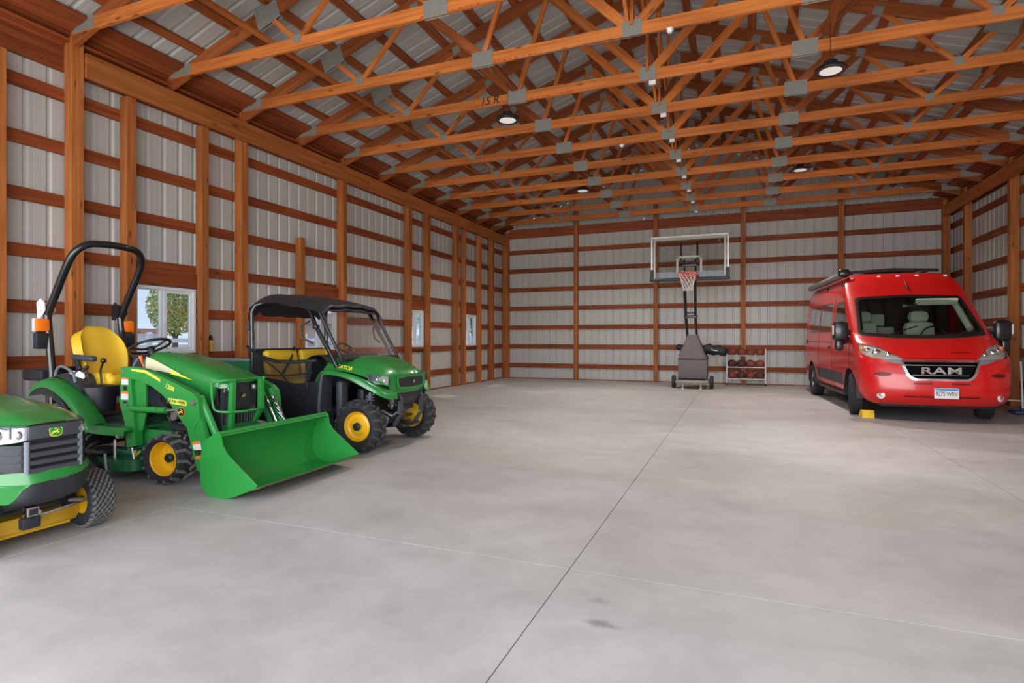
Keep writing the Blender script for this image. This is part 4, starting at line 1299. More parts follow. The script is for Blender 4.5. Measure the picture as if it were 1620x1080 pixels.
    MB().lathe([(.001, .03), (.045, .03), (.05, .0), (.06, 0)], (-1.50, -.36, .945), 'Z', 18).build('fuel_cap', CHROME, tr)
    m = MB(); m.tube([(-1.22, -.28, .84), (-1.24, -.28, .98), (-1.20, -.28, 1.06)], .010, 6); m.ball((-1.195, -.28, 1.075), .026, 12, 8); m.build('control_lever', BLACK2, tr)
    m = MB()
    for dx, dz in ((-.16, .12), (-.11, .10), (-.06, .13)): m.tube([(-1.30 + dx * .4, -.33, .84), (-1.30 + dx, -.33, .86 + dz)], .008, 6); m.ball((-1.30 + dx, -.33, .88 + dz), .020, 10, 6)
    m.build('lever_cluster', BLACK, tr)
    m = MB(); m.cyl((-1.40, -.34, .93), (-1.38, -.38, .93), .042, 18); m.build('dial', CHROME, tr)
    # ---------------- seat
    m = MB()
    m.sheet(surf([[(-1.58, y * .20, .90), (-1.60, y * .24, 1.02), (-1.65, y * .255, 1.18), (-1.70, y * .235, 1.32), (-1.73, y * .15, 1.405), (-1.75, y * .05, 1.42)] for y in (-1, -.7, -.35, 0, .35, .7, 1)], 4, 4))
    # bolsters: push the edges forward
    for i, p in enumerate(m.v):
        e2 = min(1, abs(p[1]) / .25); m.v[i] = (p[0] + .075 * e2 ** 4 + .012 * (1 - e2), p[1], p[2])
    bk_ = m.build('seat_back', YSEAT, tr, 70)
    sol = bk_.modifiers.new('thickness', 'SOLIDIFY'); sol.thickness = .085; sol.offset = 0
    bev = bk_.modifiers.new('round', 'BEVEL'); bev.width = .03; bev.segments = 3; bev.limit_method = 'ANGLE'
    m = MB(); m.rbox((-1.36, 0, .875), (.48, .48, .12), .05, seg=3); m.rbox((-1.36, -.20, .905), (.44, .09, .10), .04, seg=3); m.rbox((-1.36, .20, .905), (.44, .09, .10), .04, seg=3)
    m.build('seat_cushion', YSEAT, tr, 60)
    MB().rbox((-1.38, 0, .77), (.42, .40, .12), .02).build('seat_base', BLACK, tr)
    MB().rbox((-1.72, 0, 1.12), (.03, .40, .42), .03, rot=(0, -.22, 0)).build('seat_shell', BLACK, tr)
    for sd in (-1, 1):
        m = MB(); m.rbox((-1.42, sd * .30, 1.10), (.32, .065, .055), .022, rot=(0, .06, 0), seg=3); ar = m.build('armrest', GREY_P, tr)
        m = MB(); m.rbox((-1.52, sd * .29, 1.02), (.06, .03, .16), .012, rot=(0, -.3, 0)); m.build('armrest_bracket', BLACK, ar)
    # pedals
    m = MB(); m.rbox((-.60, -.30, .56), (.12, .09, .02), .008, rot=(0, -.6, 0)); m.rbox((-.50, -.30, .62), (.10, .08, .02), .008, rot=(0, -.9, 0)); m.tube([(-.56, -.30, .55), (-.42, -.26, .50)], .010, 6)
    m.build('pedals', BLACK, tr)
    m = MB(); m.sheet(surf([[(-.84, y, .80), (-.80, y, .62), (-.74, y, .48)] for y in (-.24, -.1, .1, .24)], 3, 3)); m.build('kick_panel', BLACK, tr)
    # ---------------- dashboard and steering wheel
    m = MB(); m.rbox((-.74, 0, .90), (.22, .36, .46), .06, rot=(0, -.15, 0), seg=3); m.build('dashboard', BLACK, tr)
    MB().rbox((-.61, 0, .85), (.06, .42, .48), .02).build('firewall', GREY_M, tr)
    m = MB(); m.cyl((-.75, 0, 1.08), (-.815, 0, 1.19), .035, 12); col_ = m.build('steering_column', BLACK, tr)
    sw = MB()
    sw.lathe([(.185 + .014 * cos(a), .014 * sin(a)) for a in [2 * pi * k / 8 for k in range(8)]], (0, 0, 0), 'Z', 32, closed=True)
    for a in (.3, 2.6, 4.5): sw.tube([(0, 0, -.025), (.09 * cos(a), .09 * sin(a), -.025), (.18 * cos(a), .18 * sin(a), 0)], .012, 6)
    sw.lathe([(.001, -.01), (.04, -.012), (.045, -.03), (.001, -.04)], (0, 0, 0), 'Z', 16)
    sw = sw.build('steering_wheel', BLACK2, tr); sw.location = (-.825, 0, 1.215); sw.rotation_euler = (0, -.42, 0)
    m = MB(); m.tube([(-.66, -.18, 1.00), (-.69, -.18, 1.05), (-.72, -.18, 1.12)], .006, 8, rr=[.006, .010, .018]); m.build('orange_lever', ORANGE_D, tr)
    m = MB(); m.tube([(-.74, -.24, .96), (-.72, -.245, 1.04), (-.66, -.25, 1.10)], .012, 6); m.build('loader_lever', GREY_M, tr)
    # ---------------- roll bar
    for sd in (-1, 1):
        MB().tube([(-1.80, sd * .375, .45), (-1.80, sd * .375, .95), (-1.88, sd * .375, 1.56)], .035, 10).build('roll_bar_post', BLACK2, tr)
    pass
    m = MB()
    m.tube(bend([(-1.87, -.375, 1.54), (-1.72, -.373, 1.80), (-1.57, -.37, 2.05), (-1.50, -.34, 2.17), (-1.455, -.25, 2.245), (-1.44, -.12, 2.265), (-1.44, 0, 2.27), (-1.44, .12, 2.265), (-1.455, .25, 2.245), (-1.50, .34, 2.17), (-1.57, .37, 2.05), (-1.72, .373, 1.80), (-1.87, .375, 1.54)], 6), .036, 12)
    m.build('roll_bar_hoop', BLACK2, tr)
    for sd in (-1, 1):
        y = sd * .375
        m = MB()
        poly = [(-1.96, 1.66), (-1.90, 1.70), (-1.84, 1.66), (-1.83, 1.58), (-1.90, 1.50), (-1.95, 1.50)]
        m.prism(poly, y - .05, y - .042, 'Y'); m.prism(poly, y + .042, y + .05, 'Y')
        m.cyl((-1.88, y - .06, 1.57), (-1.88, y + .06, 1.57), .012, 8); m.cyl((-1.92, y - .06, 1.64), (-1.92, y + .06, 1.64), .010, 8)
        m.build('hinge_bracket', WHITEP if sd < 0 else BLACK2, tr, 0)  # near bracket white: the glare on it is painted as colour
        # lamps on brackets outside the posts
        m = MB(); m.rbox((-1.845, sd * .49, 1.43), (.05, .12, .13), .02); lb = m.build('amber_lamp', ORANGE, tr)
        MB().rbox((-1.885, sd * .49, 1.43), (.035, .125, .135), .01).build('lamp_back', WHITEP, lb)
        m = MB(); m.rbox((-1.85, sd * .49, 1.27), (.06, .13, .16), .012); wb = m.build('work_lamp', BLACK, tr)
        MB().rbox((-1.895, sd * .49, 1.27), (.03, .13, .15), .01).build('lamp_back', GREY_M, wb)
        MB().tube([(-1.86, sd * .41, 1.35), (-1.86, sd * .49, 1.35)], .012, 6).build('lamp_bracket', BLACK, tr)
    MB().tube([(-1.83, -.36, .98), (-1.83, .36, .98)], .025, 8).build('roll_bar_crosstube', BLACK2, tr)
    bx = MB(); bx.rbox((-2.10, -.02, .92), (.32, .74, .12), .03); bx.rbox((-2.26, -.02, .94), (.05, .5, .08), .02); bx.build('rear_box', BLACK, tr)
    MB().rbox((-1.95, 0, .55), (.12, .3, .3), .03).build('rear_hitch', BLACK, tr)
    # ---------------- mower deck under the belly
    dk = MB()
    dk.prism(rpoly([(-.98, -.56), (-.30, -.60), (-.28, .55), (-.98, .55)], .16, 4), .10, .20, 'Z')
    dk = dk.build('mower_deck', GREEN_D, tr, 30)
    m = MB(); m.rbox((-.84, -.44, .235), (.26, .22, .06), .028, seg=3); m.build('deck_cover', BLACK, dk)
    m = MB(); m.rbox((-.55, -.30, .23), (.36, .30, .07), .02); m.build('gear_housing', GREEN_D, dk)
    m = MB(); m.prism([(-.98, .21), (-.78, .21), (-.66, .14), (-.66, .10), (-.98, .10)], -.64, -.57, 'Y'); m.build('discharge_chute', BLACK, dk, 0)
    for (x, y) in ((-.56, -.67), (-.56, .60)):
        m = MB(); m.lathe([(.001, -.03), (.055, -.03), (.065, -.02), (.065, .02), (.055, .03), (.001, .03)], (0, 0, 0), 'Y', 20)
        wl_ = m.build('gauge_wheel', RUBBER, dk); wl_.location = (x, y, .067)
        MB().tube([(x, y + .05, .07), (x, y + .05, .13), (x, y + .04, .26)], .012, 6).build('gauge_bracket', STEEL, dk)
    m = MB(); m.tube([(-.62, -.50, .20), (-.62, -.50, .36)], .012, 6); m.tube([(-.36, -.50, .16), (-.40, -.50, .30)], .010, 6); m.build('lift_links', STEEL, dk)
    MB().rbox((-.60, -.47, .40), (.07, .06, .07), .02).build('coupler', CHROME, tr)
    MB().tube([(-.44, -.44, .26), (-.40, -.46, .22), (-.36, -.45, .26)], .010, 6).build('brass_clip', YELLOW, tr)
    for ch in tr.children:
        nm = ch.name.split('.')[0]
        if nm in ('fender', 'fender_inner_wall', 'fender_console', 'grab_handle', 'fender_liner', 'side_tank', 'fuel_cap', 'lever_cluster', 'dial', 'seat_back', 'seat_cushion', 'seat_base', 'seat_shell', 'armrest',
                  'roll_bar_post', 'roll_bar_hoop', 'hinge_bracket', 'amber_lamp', 'work_lamp', 'lamp_bracket', 'roll_bar_crosstube', 'rear_box', 'control_lever'):
            ch.location.x += .10 if nm not in ('seat_back', 'seat_shell', 'seat_cushion', 'armrest') else .07
            if nm in ('seat_back', 'seat_shell'): ch.location.z -= .035
            if nm in ('amber_lamp', 'work_lamp'): ch.location.y += .05 if ch.data.vertices[0].co.y < 0 else -.05
    return tr
tractor = build_tractor()
# ================================================================== UTILITY VEHICLE (side by side)
NETM, _n, _l, _b = new_mat('black_mesh_net')
_b.inputs['Base Color'].default_value = (.02, .018, .015, 1); _b.inputs['Roughness'].default_value = .8; _b.inputs['Alpha'].default_value = .55
def build_utv():
    ut = empty('utility_vehicle', (-4.0, 5.9, 0), 0, 'green two-seat utility vehicle with black canopy roof and yellow seats, parked behind the loader bucket', 'utility vehicle')
    for sd in (-1, 1):
        for xw in (0, -1.98):
            wheel(ut, (xw, sd * .565, .30), .305, .235, .165, 'atv', 17, steer=(.06 if xw == 0 else 0), out=sd, style='dish', lugmat=RUB_M)
            s_ = MB()
            s_.cyl((xw - .02, sd * .36, .66), (xw, sd * .42, .34), .018, 10)
            m = []
            for k in range(60):
                t = k / 59; a = t * 2 * pi * 7
                m.append((xw - .02 + .02 * t + .045 * cos(a), sd * (.36 + .05 * t), .64 - .24 * t)); m[-1] = (m[-1][0], m[-1][1] + .045 * sin(a), m[-1][2])
            s_.tube(m, .010, 6)
            s_.build('shock_absorber', GREY_M, ut)
            a = MB()
            for dx in (-.12, .12): a.cyl((xw + dx, sd * .12, .30), (xw, sd * .46, .24), .016, 8)
            for dx in (-.10, .10): a.cyl((xw + dx, sd * .16, .46), (xw, sd * .45, .40), .014, 8)
            a.cyl((xw, sd * .05, .33), (xw, sd * .5, .30), .022, 8)
            a.build('suspension_arm', BLACK2, ut)
    # ---- hood: control grid (rows from windscreen to nose), columns across
    def row(x, zc, ze, w, n=9):
        out = []
        for k in range(n):
            t = -1 + 2 * k / (n - 1)
            crown = zc - (zc - ze) * abs(t) ** 2.4
            if .45 < abs(t) < .8: crown += .012
            out.append((x - .05 * abs(t) ** 2, w * t, crown))
        return out
    rows = [row(-.50, 1.06, 1.00, .52), row(-.30, 1.085, 1.00, .50), row(-.05, 1.06, .95, .49), row(.18, .995, .90, .47), row(.34, .925, .86, .43), row(.42, .87, .82, .38)]
    hood = MB(); hood.sheet(surf(rows, 4, 4))
    hood.build('hood', GREEN, ut, 50)
    # hood side skirts and nose frame
    for sd in (-1, 1):
        m = MB()
        m.sheet(surf([[(-.50, sd * .52, 1.00), (-.20, sd * .505, .98), (.05, sd * .49, .93), (.30, sd * .445, .855), (.37, sd * .40, .82)],
                      [(-.52, sd * .58, .93), (-.20, sd * .57, .91), (.08, sd * .54, .85), (.30, sd * .49, .78), (.40, sd * .42, .74)]], 4, 3))
        m.build('side_panel', GREEN, ut, 50)
        # fender flare sweeping over the front wheel
        top = [(-.62, .60, .80), (-.52, .64, .90), (-.38, .67, .935), (-.15, .68, .905), (.10, .66, .85), (.30, .60, .755), (.43, .50, .67), (.50, .36, .64)]
        inn = [(-.60, .50, .80), (-.50, .53, .88), (-.36, .56, .905), (-.15, .56, .88), (.10, .535, .82), (.28, .485, .76), (.40, .40, .70), (.46, .33, .67)]
        low = [(-.62, .60, .74), (-.52, .65, .83), (-.38, .69, .88), (-.15, .70, .855), (.10, .68, .775), (.30, .62, .69), (.43, .51, .615), (.50, .36, .60)]
        m = MB()
        m.sheet(surf([[(p[0], sd * p[1], p[2]) for p in inn], [(p[0], sd * p[1], p[2]) for p in top], [(p[0], sd * p[1], p[2]) for p in low]], 4, 3))
        m.build('fender', GREEN, ut, 50)
        # black inner arch, rear edge of the wheel opening
        m = MB()
        m.sheet(surf([[(-.60, sd * .50, .84), (-.30, sd * .50, .93), (.05, sd * .48, .86), (.30, sd * .42, .76)], [(-.62, sd * .38, .70), (-.30, sd * .36, .80), (.05, sd * .33, .72), (.30, sd * .30, .62)]], 4, 2))
        m.build('inner_arch', BLACK, ut)
        m = MB()
        m.sheet(surf([[(-.50, sd * .66, .90), (-.56, sd * .66, .70), (-.56, sd * .67, .45), (-.50, sd * .67, .22)], [(-.44, sd * .68, .88), (-.46, sd * .685, .70), (-.47, sd * .69, .45), (-.40, sd * .69, .20)], [(-.48, sd * .45, .86), (-.50, sd * .45, .68), (-.50, sd * .45, .45), (-.44, sd * .45, .22)]], 4, 3))
        m.build('wheel_well_guard', GREY_P, ut)
        MB().rbox((-.36, sd * .44, .55), (.10, .14, .50), .04).build('frame_leg', GREY_P, ut)
        # headlight
        hp = MB()
        quad = [(.07, sd * .520, .90), (.30, sd * .458, .865), (.385, sd * .415, .85), (.385, sd * .425, .765), (.30, sd * .480, .77), (.14, sd * .535, .775)]
        quad = [(p[0] + .01, p[1] + sd * .008, p[2]) for p in quad]
        hp.add(quad + [(p[0] - .04, p[1] - sd * .05, p[2]) for p in quad], [(0, 1, 2, 3, 4, 5)] + [(i, (i + 1) % 6, (i + 1) % 6 + 6, i + 6) for i in range(6)])
        hl = hp.build('headlight', BLACK2, ut, 0)
        b = MB(); b.ball((.245, sd * .483, .822), .036, 14, 10, (.6, .6, 1)); b.build('main_bulb', CHROME, hl)
        b = MB(); b.ball((.335, sd * .447, .81), .024, 12, 8, (.6, .6, 1)); b.build('side_bulb', WHITE, hl)
        b = MB(); b.prism([(.10, .885), (.17, .87), (.16, .80)], sd * .518, sd * .53, 'Y'); b.build('reflector', CHROME, hl)
    # lettering on the hood side
    me = text_mesh('GATOR', .062, YTEXT, .002, 'model_lettering', bold=.001, shear=.15)
    place_on(me, 'model_lettering', ut, (-.24, -.552, .958), (1, .07, -.16), (0, -1, .45))
    # nose: green frame around a black grille
    nose_o = rpoly([(-.40, .88), (.40, .88), (.42, .76), (.30, .66), (-.30, .66), (-.42, .76)], .04, 3)
    nm = MB()
    def nx(y): return .47 - .32 * abs(y) ** 1.8 - .02
    def bow(poly, dx0, dx1):
        m = MB(); n = len(poly)
        f0 = [(nx(p[0]) + dx1, p[0], p[1]) for p in poly]; b0 = [(nx(p[0]) + dx0, p[0], p[1]) for p in poly]
        m.add(f0 + b0, [(i, (i + 1) % n, (i + 1) % n + n, i + n) for i in range(n)])
        c = len(m.v); m.v.append((nx(0) + dx1, 0, sum(p[1] for p in poly) / n))
        for i in range(n): m.f.append((i, (i + 1) % n, c))
        return m
    def grid_panel(y0, y1, z0, z1, dx, k=12):
        m = MB()
        m.sheet([[(nx(y0 + (y1 - y0) * i / k) + dx, y0 + (y1 - y0) * i / k, z) for i in range(k + 1)] for z in (z0, z1)])
        return m
    grid_panel(-.40, .40, .63, .875, .0).build('nose_panel', GREEN, ut)
    gm = grid_panel(-.27, .27, .72, .83, .018)
    gm.build('grille', BLACK, ut)
    fr = MB()
    pts = [(nx(y) + .02, y, z) for (y, z) in rpoly([(-.29, .845), (.29, .845), (.27, .71), (-.27, .71)], .04, 3)]
    fr.tube(pts, .016, 6, closed=True); fr.build('grille_frame', GREEN, ut)
    deer(ut, (-.05 + (nx(.02) + .022 + .05) * .74, .03, .775), (0, 1, 0), (1, 0, 0), .085, BLACK, plain('dull_gold', (.45, .42, .12), .4), None, name='emblem')
    m = MB(); m.sheet([[(nx(y) + .0, y, .655) for y in [-.38 + .76 * i / 10 for i in range(11)]], [(nx(y) + .02, y, .60) for y in [-.36 + .72 * i / 10 for i in range(11)]], [(nx(y) - .03, y, .52) for y in [-.30 + .6 * i / 10 for i in range(11)]]])
    m.build('lower_nose', BLACK, ut)
    # brush guard legs, skid plate, axle parts
    for sd in (-1, 1):
        m = MB()
        for (p, q) in (((.42, .66), (.47, .58)), ((.47, .58), (.46, .40)), ((.46, .40), (.36, .27)), ((.36, .27), (.12, .24))):
            x0, z0 = p; x1, z1 = q
            m.add([(x0, sd * .20, z0), (x0, sd * .26, z0), (x1, sd * .26, z1), (x1, sd * .20, z1), (x0 - .05, sd * .20, z0 - .02), (x0 - .05, sd * .26, z0 - .02), (x1 - .05, sd * .26, z1 + .01), (x1 - .05, sd * .20, z1 + .01)],
                  [(0, 1, 2, 3), (7, 6, 5, 4), (0, 4, 5, 1), (1, 5, 6, 2), (2, 6, 7, 3), (3, 7, 4, 0)])
        m.build('brush_guard', GREY_P, ut)
    MB().rbox((.12, 0, .26), (.42, .36, .04), .015).build('skid_plate', BLACK2, ut)
    ax = MB(); ax.rbox((-.02, 0, .33), (.26, .24, .18), .05); ax.rbox((-.25, 0, .52), (.10, .50, .34), .03); ax.ball((.05, -.18, .36), .06); ax.rbox((.20, .04, .48), (.06, .30, .10), .02)
    ax.build('front_gearbox', BLACK, ut)
    h_ = MB(); h_.tube([(.16, -.28, .60), (.20, -.16, .50), (.14, .02, .56), (.18, .2, .50)], .012, 6); h_.tube([(.10, -.3, .45), (.2, -.24, .38), (.2, -.1, .42)], .014, 6); h_.cyl((.14, -.22, .50), (.2, -.23, .50), .022, 10)
    h_.build('brake_lines', STEEL, ut)
    MB().rbox((.16, -.33, .34), (.10, .03, .12), .012, rot=(.2, .5, 0)).build('knuckle', GREY_M, ut)
    # chassis and body tub
    MB().rbox((-1.1, 0, .31), (2.3, .62, .14), .03).build('chassis', BLACK2, ut)
    MB().rbox((-.95, 0, .40), (1.0, 1.25, .06), .02).build('cab_floor', BLACK, ut)
    for sd in (-1, 1):
        m = MB()
        m.sheet(surf([[(-1.50, sd * .66, .84), (-1.1, sd * .68, .80), (-.80, sd * .69, .77), (-.52, sd * .68, .80)], [(-1.50, sd * .66, .55), (-1.1, sd * .69, .55), (-.80, sd * .70, .54), (-.50, sd * .69, .54)], [(-1.45, sd * .64, .30), (-1.1, sd * .67, .28), (-.80, sd * .68, .28), (-.50, sd * .67, .28)]], 4, 4))
        m.build('door_panel', plain('black_fabric_door%d' % sd, (.007, .008, .012), .75, var=.3, bump=.3, bscale=20), ut)
    # dash
    m = MB(); m.sheet(surf([[(-.50, y, 1.03) for y in (-.55, -.2, .2, .55)], [(-.62, y, 1.10) for y in (-.56, -.2, .2, .56)], [(-.80, y, 1.02) for y in (-.56, -.2, .2, .56)], [(-.78, y, .72) for y in (-.56, -.2, .2, .56)]], 4, 4))
    m.build('dashboard', BLACK, ut)
    sw = MB()
    sw.lathe([(.165 + .013 * cos(a), .013 * sin(a)) for a in [2 * pi * k / 8 for k in range(8)]], (0, 0, 0), 'X', 28, closed=True)
    for a in (0.5, 2.6, 4.7): sw.cyl((0, 0, 0), (0, .16 * cos(a), .16 * sin(a)), .012, 6)
    sw = sw.build('steering_wheel', BLACK2, ut); sw.location = (-.86, .30, 1.10); sw.rotation_euler = (0, -.7, 0)
    # seat (bench with two backs)
    st = MB().rbox((-1.20, 0, .74), (.48, 1.15, .14), .05, seg=3).build('seat_cushion', YSEAT, ut)
    for y in (-.30, .30):
        MB().rbox((-1.42, y, .95), (.11, .54, .40), .05, rot=(0, -.16, 0), seg=3).build('backrest', YSEAT, ut)
    MB().rbox((-1.20, 0, .55), (.50, 1.0, .26), .03).build('seat_base', BLACK, ut)
    MB().rbox((-1.50, 0, .95), (.04, 1.22, .44), .03, rot=(0, -.16, 0)).build('rear_screen', BLACK, ut)
    sb = MB(); sb.tube([(-1.44, -.06, 1.18), (-1.36, -.22, 1.0), (-1.26, -.46, .84)], .016, 6); sb.build('seat_belt', BLACK, ut)
    # roll cage
    R_ = .026
    for sd in (-1, 1):
        m = MB()
        m.tube([(-1.60, sd * .66, .30), (-1.61, sd * .67, 1.30), (-1.62, sd * .665, 1.62), (-1.58, sd * .64, 1.72), (-1.45, sd * .60, 1.76), (-.55, sd * .58, 1.70), (-.40, sd * .59, 1.62), (-.50 + .18, sd * .62, 1.42), (-.18, sd * .62, 1.18), (-.38 + .14, sd * .60, 1.02), (-.30, sd * .58, .95)] if False else
               [(-1.52, sd * .66, .30), (-1.53, sd * .67, 1.30), (-1.54, sd * .665, 1.62), (-1.50, sd * .64, 1.70), (-1.36, sd * .60, 1.74), (-.90, sd * .58, 1.72), (-.72, sd * .58, 1.64), (-.62, sd * .60, 1.45), (-.42, sd * .60, 1.15), (-.32, sd * .58, .96)], R_, 10)
        m.build('roll_cage_side', BLACK2, ut)
        # windscreen side strut reaching forward to the roof front
        m = MB(); m.tube([(-.30, sd * .57, 1.00), (-.02, sd * .56, 1.58)] if False else [(-.24, sd * .57, 1.02), (-.58, sd * .575, 1.60)], .02, 8)
        m.build('windscreen_strut', BLACK2, ut)
        m = MB(); m.tube([(-.66, sd * .64, 1.50), (-.74, sd * .70, 1.44), (-.72, sd * .70, 1.30), (-.60, sd * .66, 1.24)], .012, 8); m.build('grab_handle', BLACK, ut)
        MB().rbox((-.60, sd * .61, 1.43), (.07, .07, .06), .02).build('cage_clamp', BLACK, ut)
    m = MB()
    for x, z in ((-1.38, 1.735), (-.75, 1.66)): m.tube([(x, -.6, z), (x, .6, z)], R_, 8)
    m.tube([(-1.53, -.66, 1.05), (-1.53, .66, 1.05)], R_, 8)
    m.build('roll_cage_crossbar', BLACK2, ut)
    # bits on the rear post
    m = MB(); m.tube([(-1.60, -.68, 1.42), (-1.52, -.66, 1.44), (-1.50, -.66, 1.2), (-1.52, -.62, .86)], .012, 6); m.rbox((-1.57, -.68, 1.43), (.05, .06, .08), .02)
    m.build('belt_reel', GREY_P, ut)
    # side net
    net = MB()
    net.tube([(-1.60, -.68, 1.20), (-1.40, -.69, 1.08), (-1.1, -.70, 1.02), (-.80, -.70, 1.02), (-.55, -.66, 1.04)], .022, 6)
    net.tube([(-1.52, -.69, .86), (-1.0, -.70, .85), (-.58, -.69, .90)], .010, 6)
    net.tube([(-1.40, -.69, 1.08), (-1.1, -.70, .92), (-.98, -.70, .82), (-.86, -.70, .72)], .010, 6)
    net.tube([(-.62, -.67, 1.03), (-.68, -.69, .86), (-.66, -.69, .72)], .012, 6)
    net.build('side_net_straps', BLACK, ut)
    m = MB(); m.sheet(surf([[(-1.50, -.69, 1.10), (-1.1, -.705, 1.02), (-.8, -.705, 1.01), (-.60, -.68, 1.02)], [(-1.50, -.69, .84), (-1.1, -.70, .80), (-.8, -.70, .78), (-.62, -.69, .80)]], 4, 3))
    m.build('side_net', NETM, ut)
    # roof: fabric canopy
    roof_g = []
    for i, (x, z, w) in enumerate(((-1.59, 1.62, .60), (-1.59, 1.71, .66), (-1.50, 1.775, .68), (-1.35, 1.805, .68), (-1.15, 1.79, .68), (-.95, 1.76, .67), (-.72, 1.71, .64), (-.54, 1.665, .60), (-.52, 1.625, .59))):
        r = []
        for k in range(9):
            t = -1 + k / 4
            r.append((x, w * t, z + .05 * (1 - abs(t) ** 2) * (0 if i in (0,) else 1) - (.07 if abs(t) == 1 else 0) + (.012 * (k % 2))))
        roof_g.append(r)
    m = MB(); m.sheet(surf(roof_g, 3, 3)); 
    m.build('canopy', plain('black_vinyl_canopy', (.022, .023, .026), .45, bump=.2, bscale=12), ut, 60)
    m = MB(); m.sheet(surf([[(x, y, z - .05) for (x, y, z) in r[1:-1]] for r in roof_g], 2, 2)); m.build('canopy_lining', BLACK, ut)
    # windscreen (clear plastic) leaning back from the hood to the roof edge
    m = MB(); m.sheet(surf([[(-.28 + .06, y, 1.05) for y in (-.56, -.2, .2, .56)], [(-.06 + .02, y, 1.33) for y in (-.565, -.2, .2, .565)], [(.09, y, 1.60) for y in (-.56, -.2, .2, .56)]] if False else
        [[(-.24, y, 1.04) for y in (-.56, -.2, .2, .56)], [(-.42, y, 1.32) for y in (-.565, -.2, .2, .565)], [(-.60, y, 1.64) for y in (-.56, -.2, .2, .56)]], 3, 3))
    m.build('windscreen', HAZY, ut)
    for y in (-.575, .575):
        MB().tube([(-.235, y, 1.02), (-.42, y, 1.32), (-.61, y, 1.66)], .016, 6).build('windscreen_seal', BLACK2, ut)
    MB().rbox((-.28, 0, 1.055), (.10, 1.08, .05), .02).build('cowl', BLACK, ut)
    # cargo box
    bx = MB()
    bx.box((-2.05, 0, .72), (1.0, 1.22, .04))
    bx.box((-2.05, -.62, .87), (1.02, .035, .30)); bx.box((-2.05, .62, .87), (1.02, .035, .30)); bx.box((-1.55, 0, .87), (.035, 1.22, .30)); bx.box((-2.56, 0, .87), (.035, 1.22, .30))
    bx = bx.build('cargo_box', GREEN_D, ut, 0)
    for y in (-.62, .62): MB().rbox((-2.05, y, 1.03), (1.04, .06, .035), .01).build('box_rail', GREY_M, bx)
    MB().rbox((-2.05, -.66, .62), (.5, .06, .2), .03).build('box_side_guard', BLACK, ut)
    return ut
utv = build_utv()
for ch in utv.children:                 # short nose: everything ahead of the front axle line is drawn back
    if ch.name.split('.')[0] in ('hood', 'side_panel', 'fender', 'headlight', 'nose_panel', 'grille', 'grille_frame', 'lower_nose', 'brush_guard', 'inner_arch'):
        for o in [ch] + list(ch.children):
            for v_ in o.data.vertices:
                if v_.co.x > -.05: v_.co.x = -.05 + (v_.co.x + .05) * .74
                if ch.name.startswith('fender') and v_.co.x > .05 and v_.co.y > 0: v_.co.y *= 1 - .5 * (v_.co.x - .05)
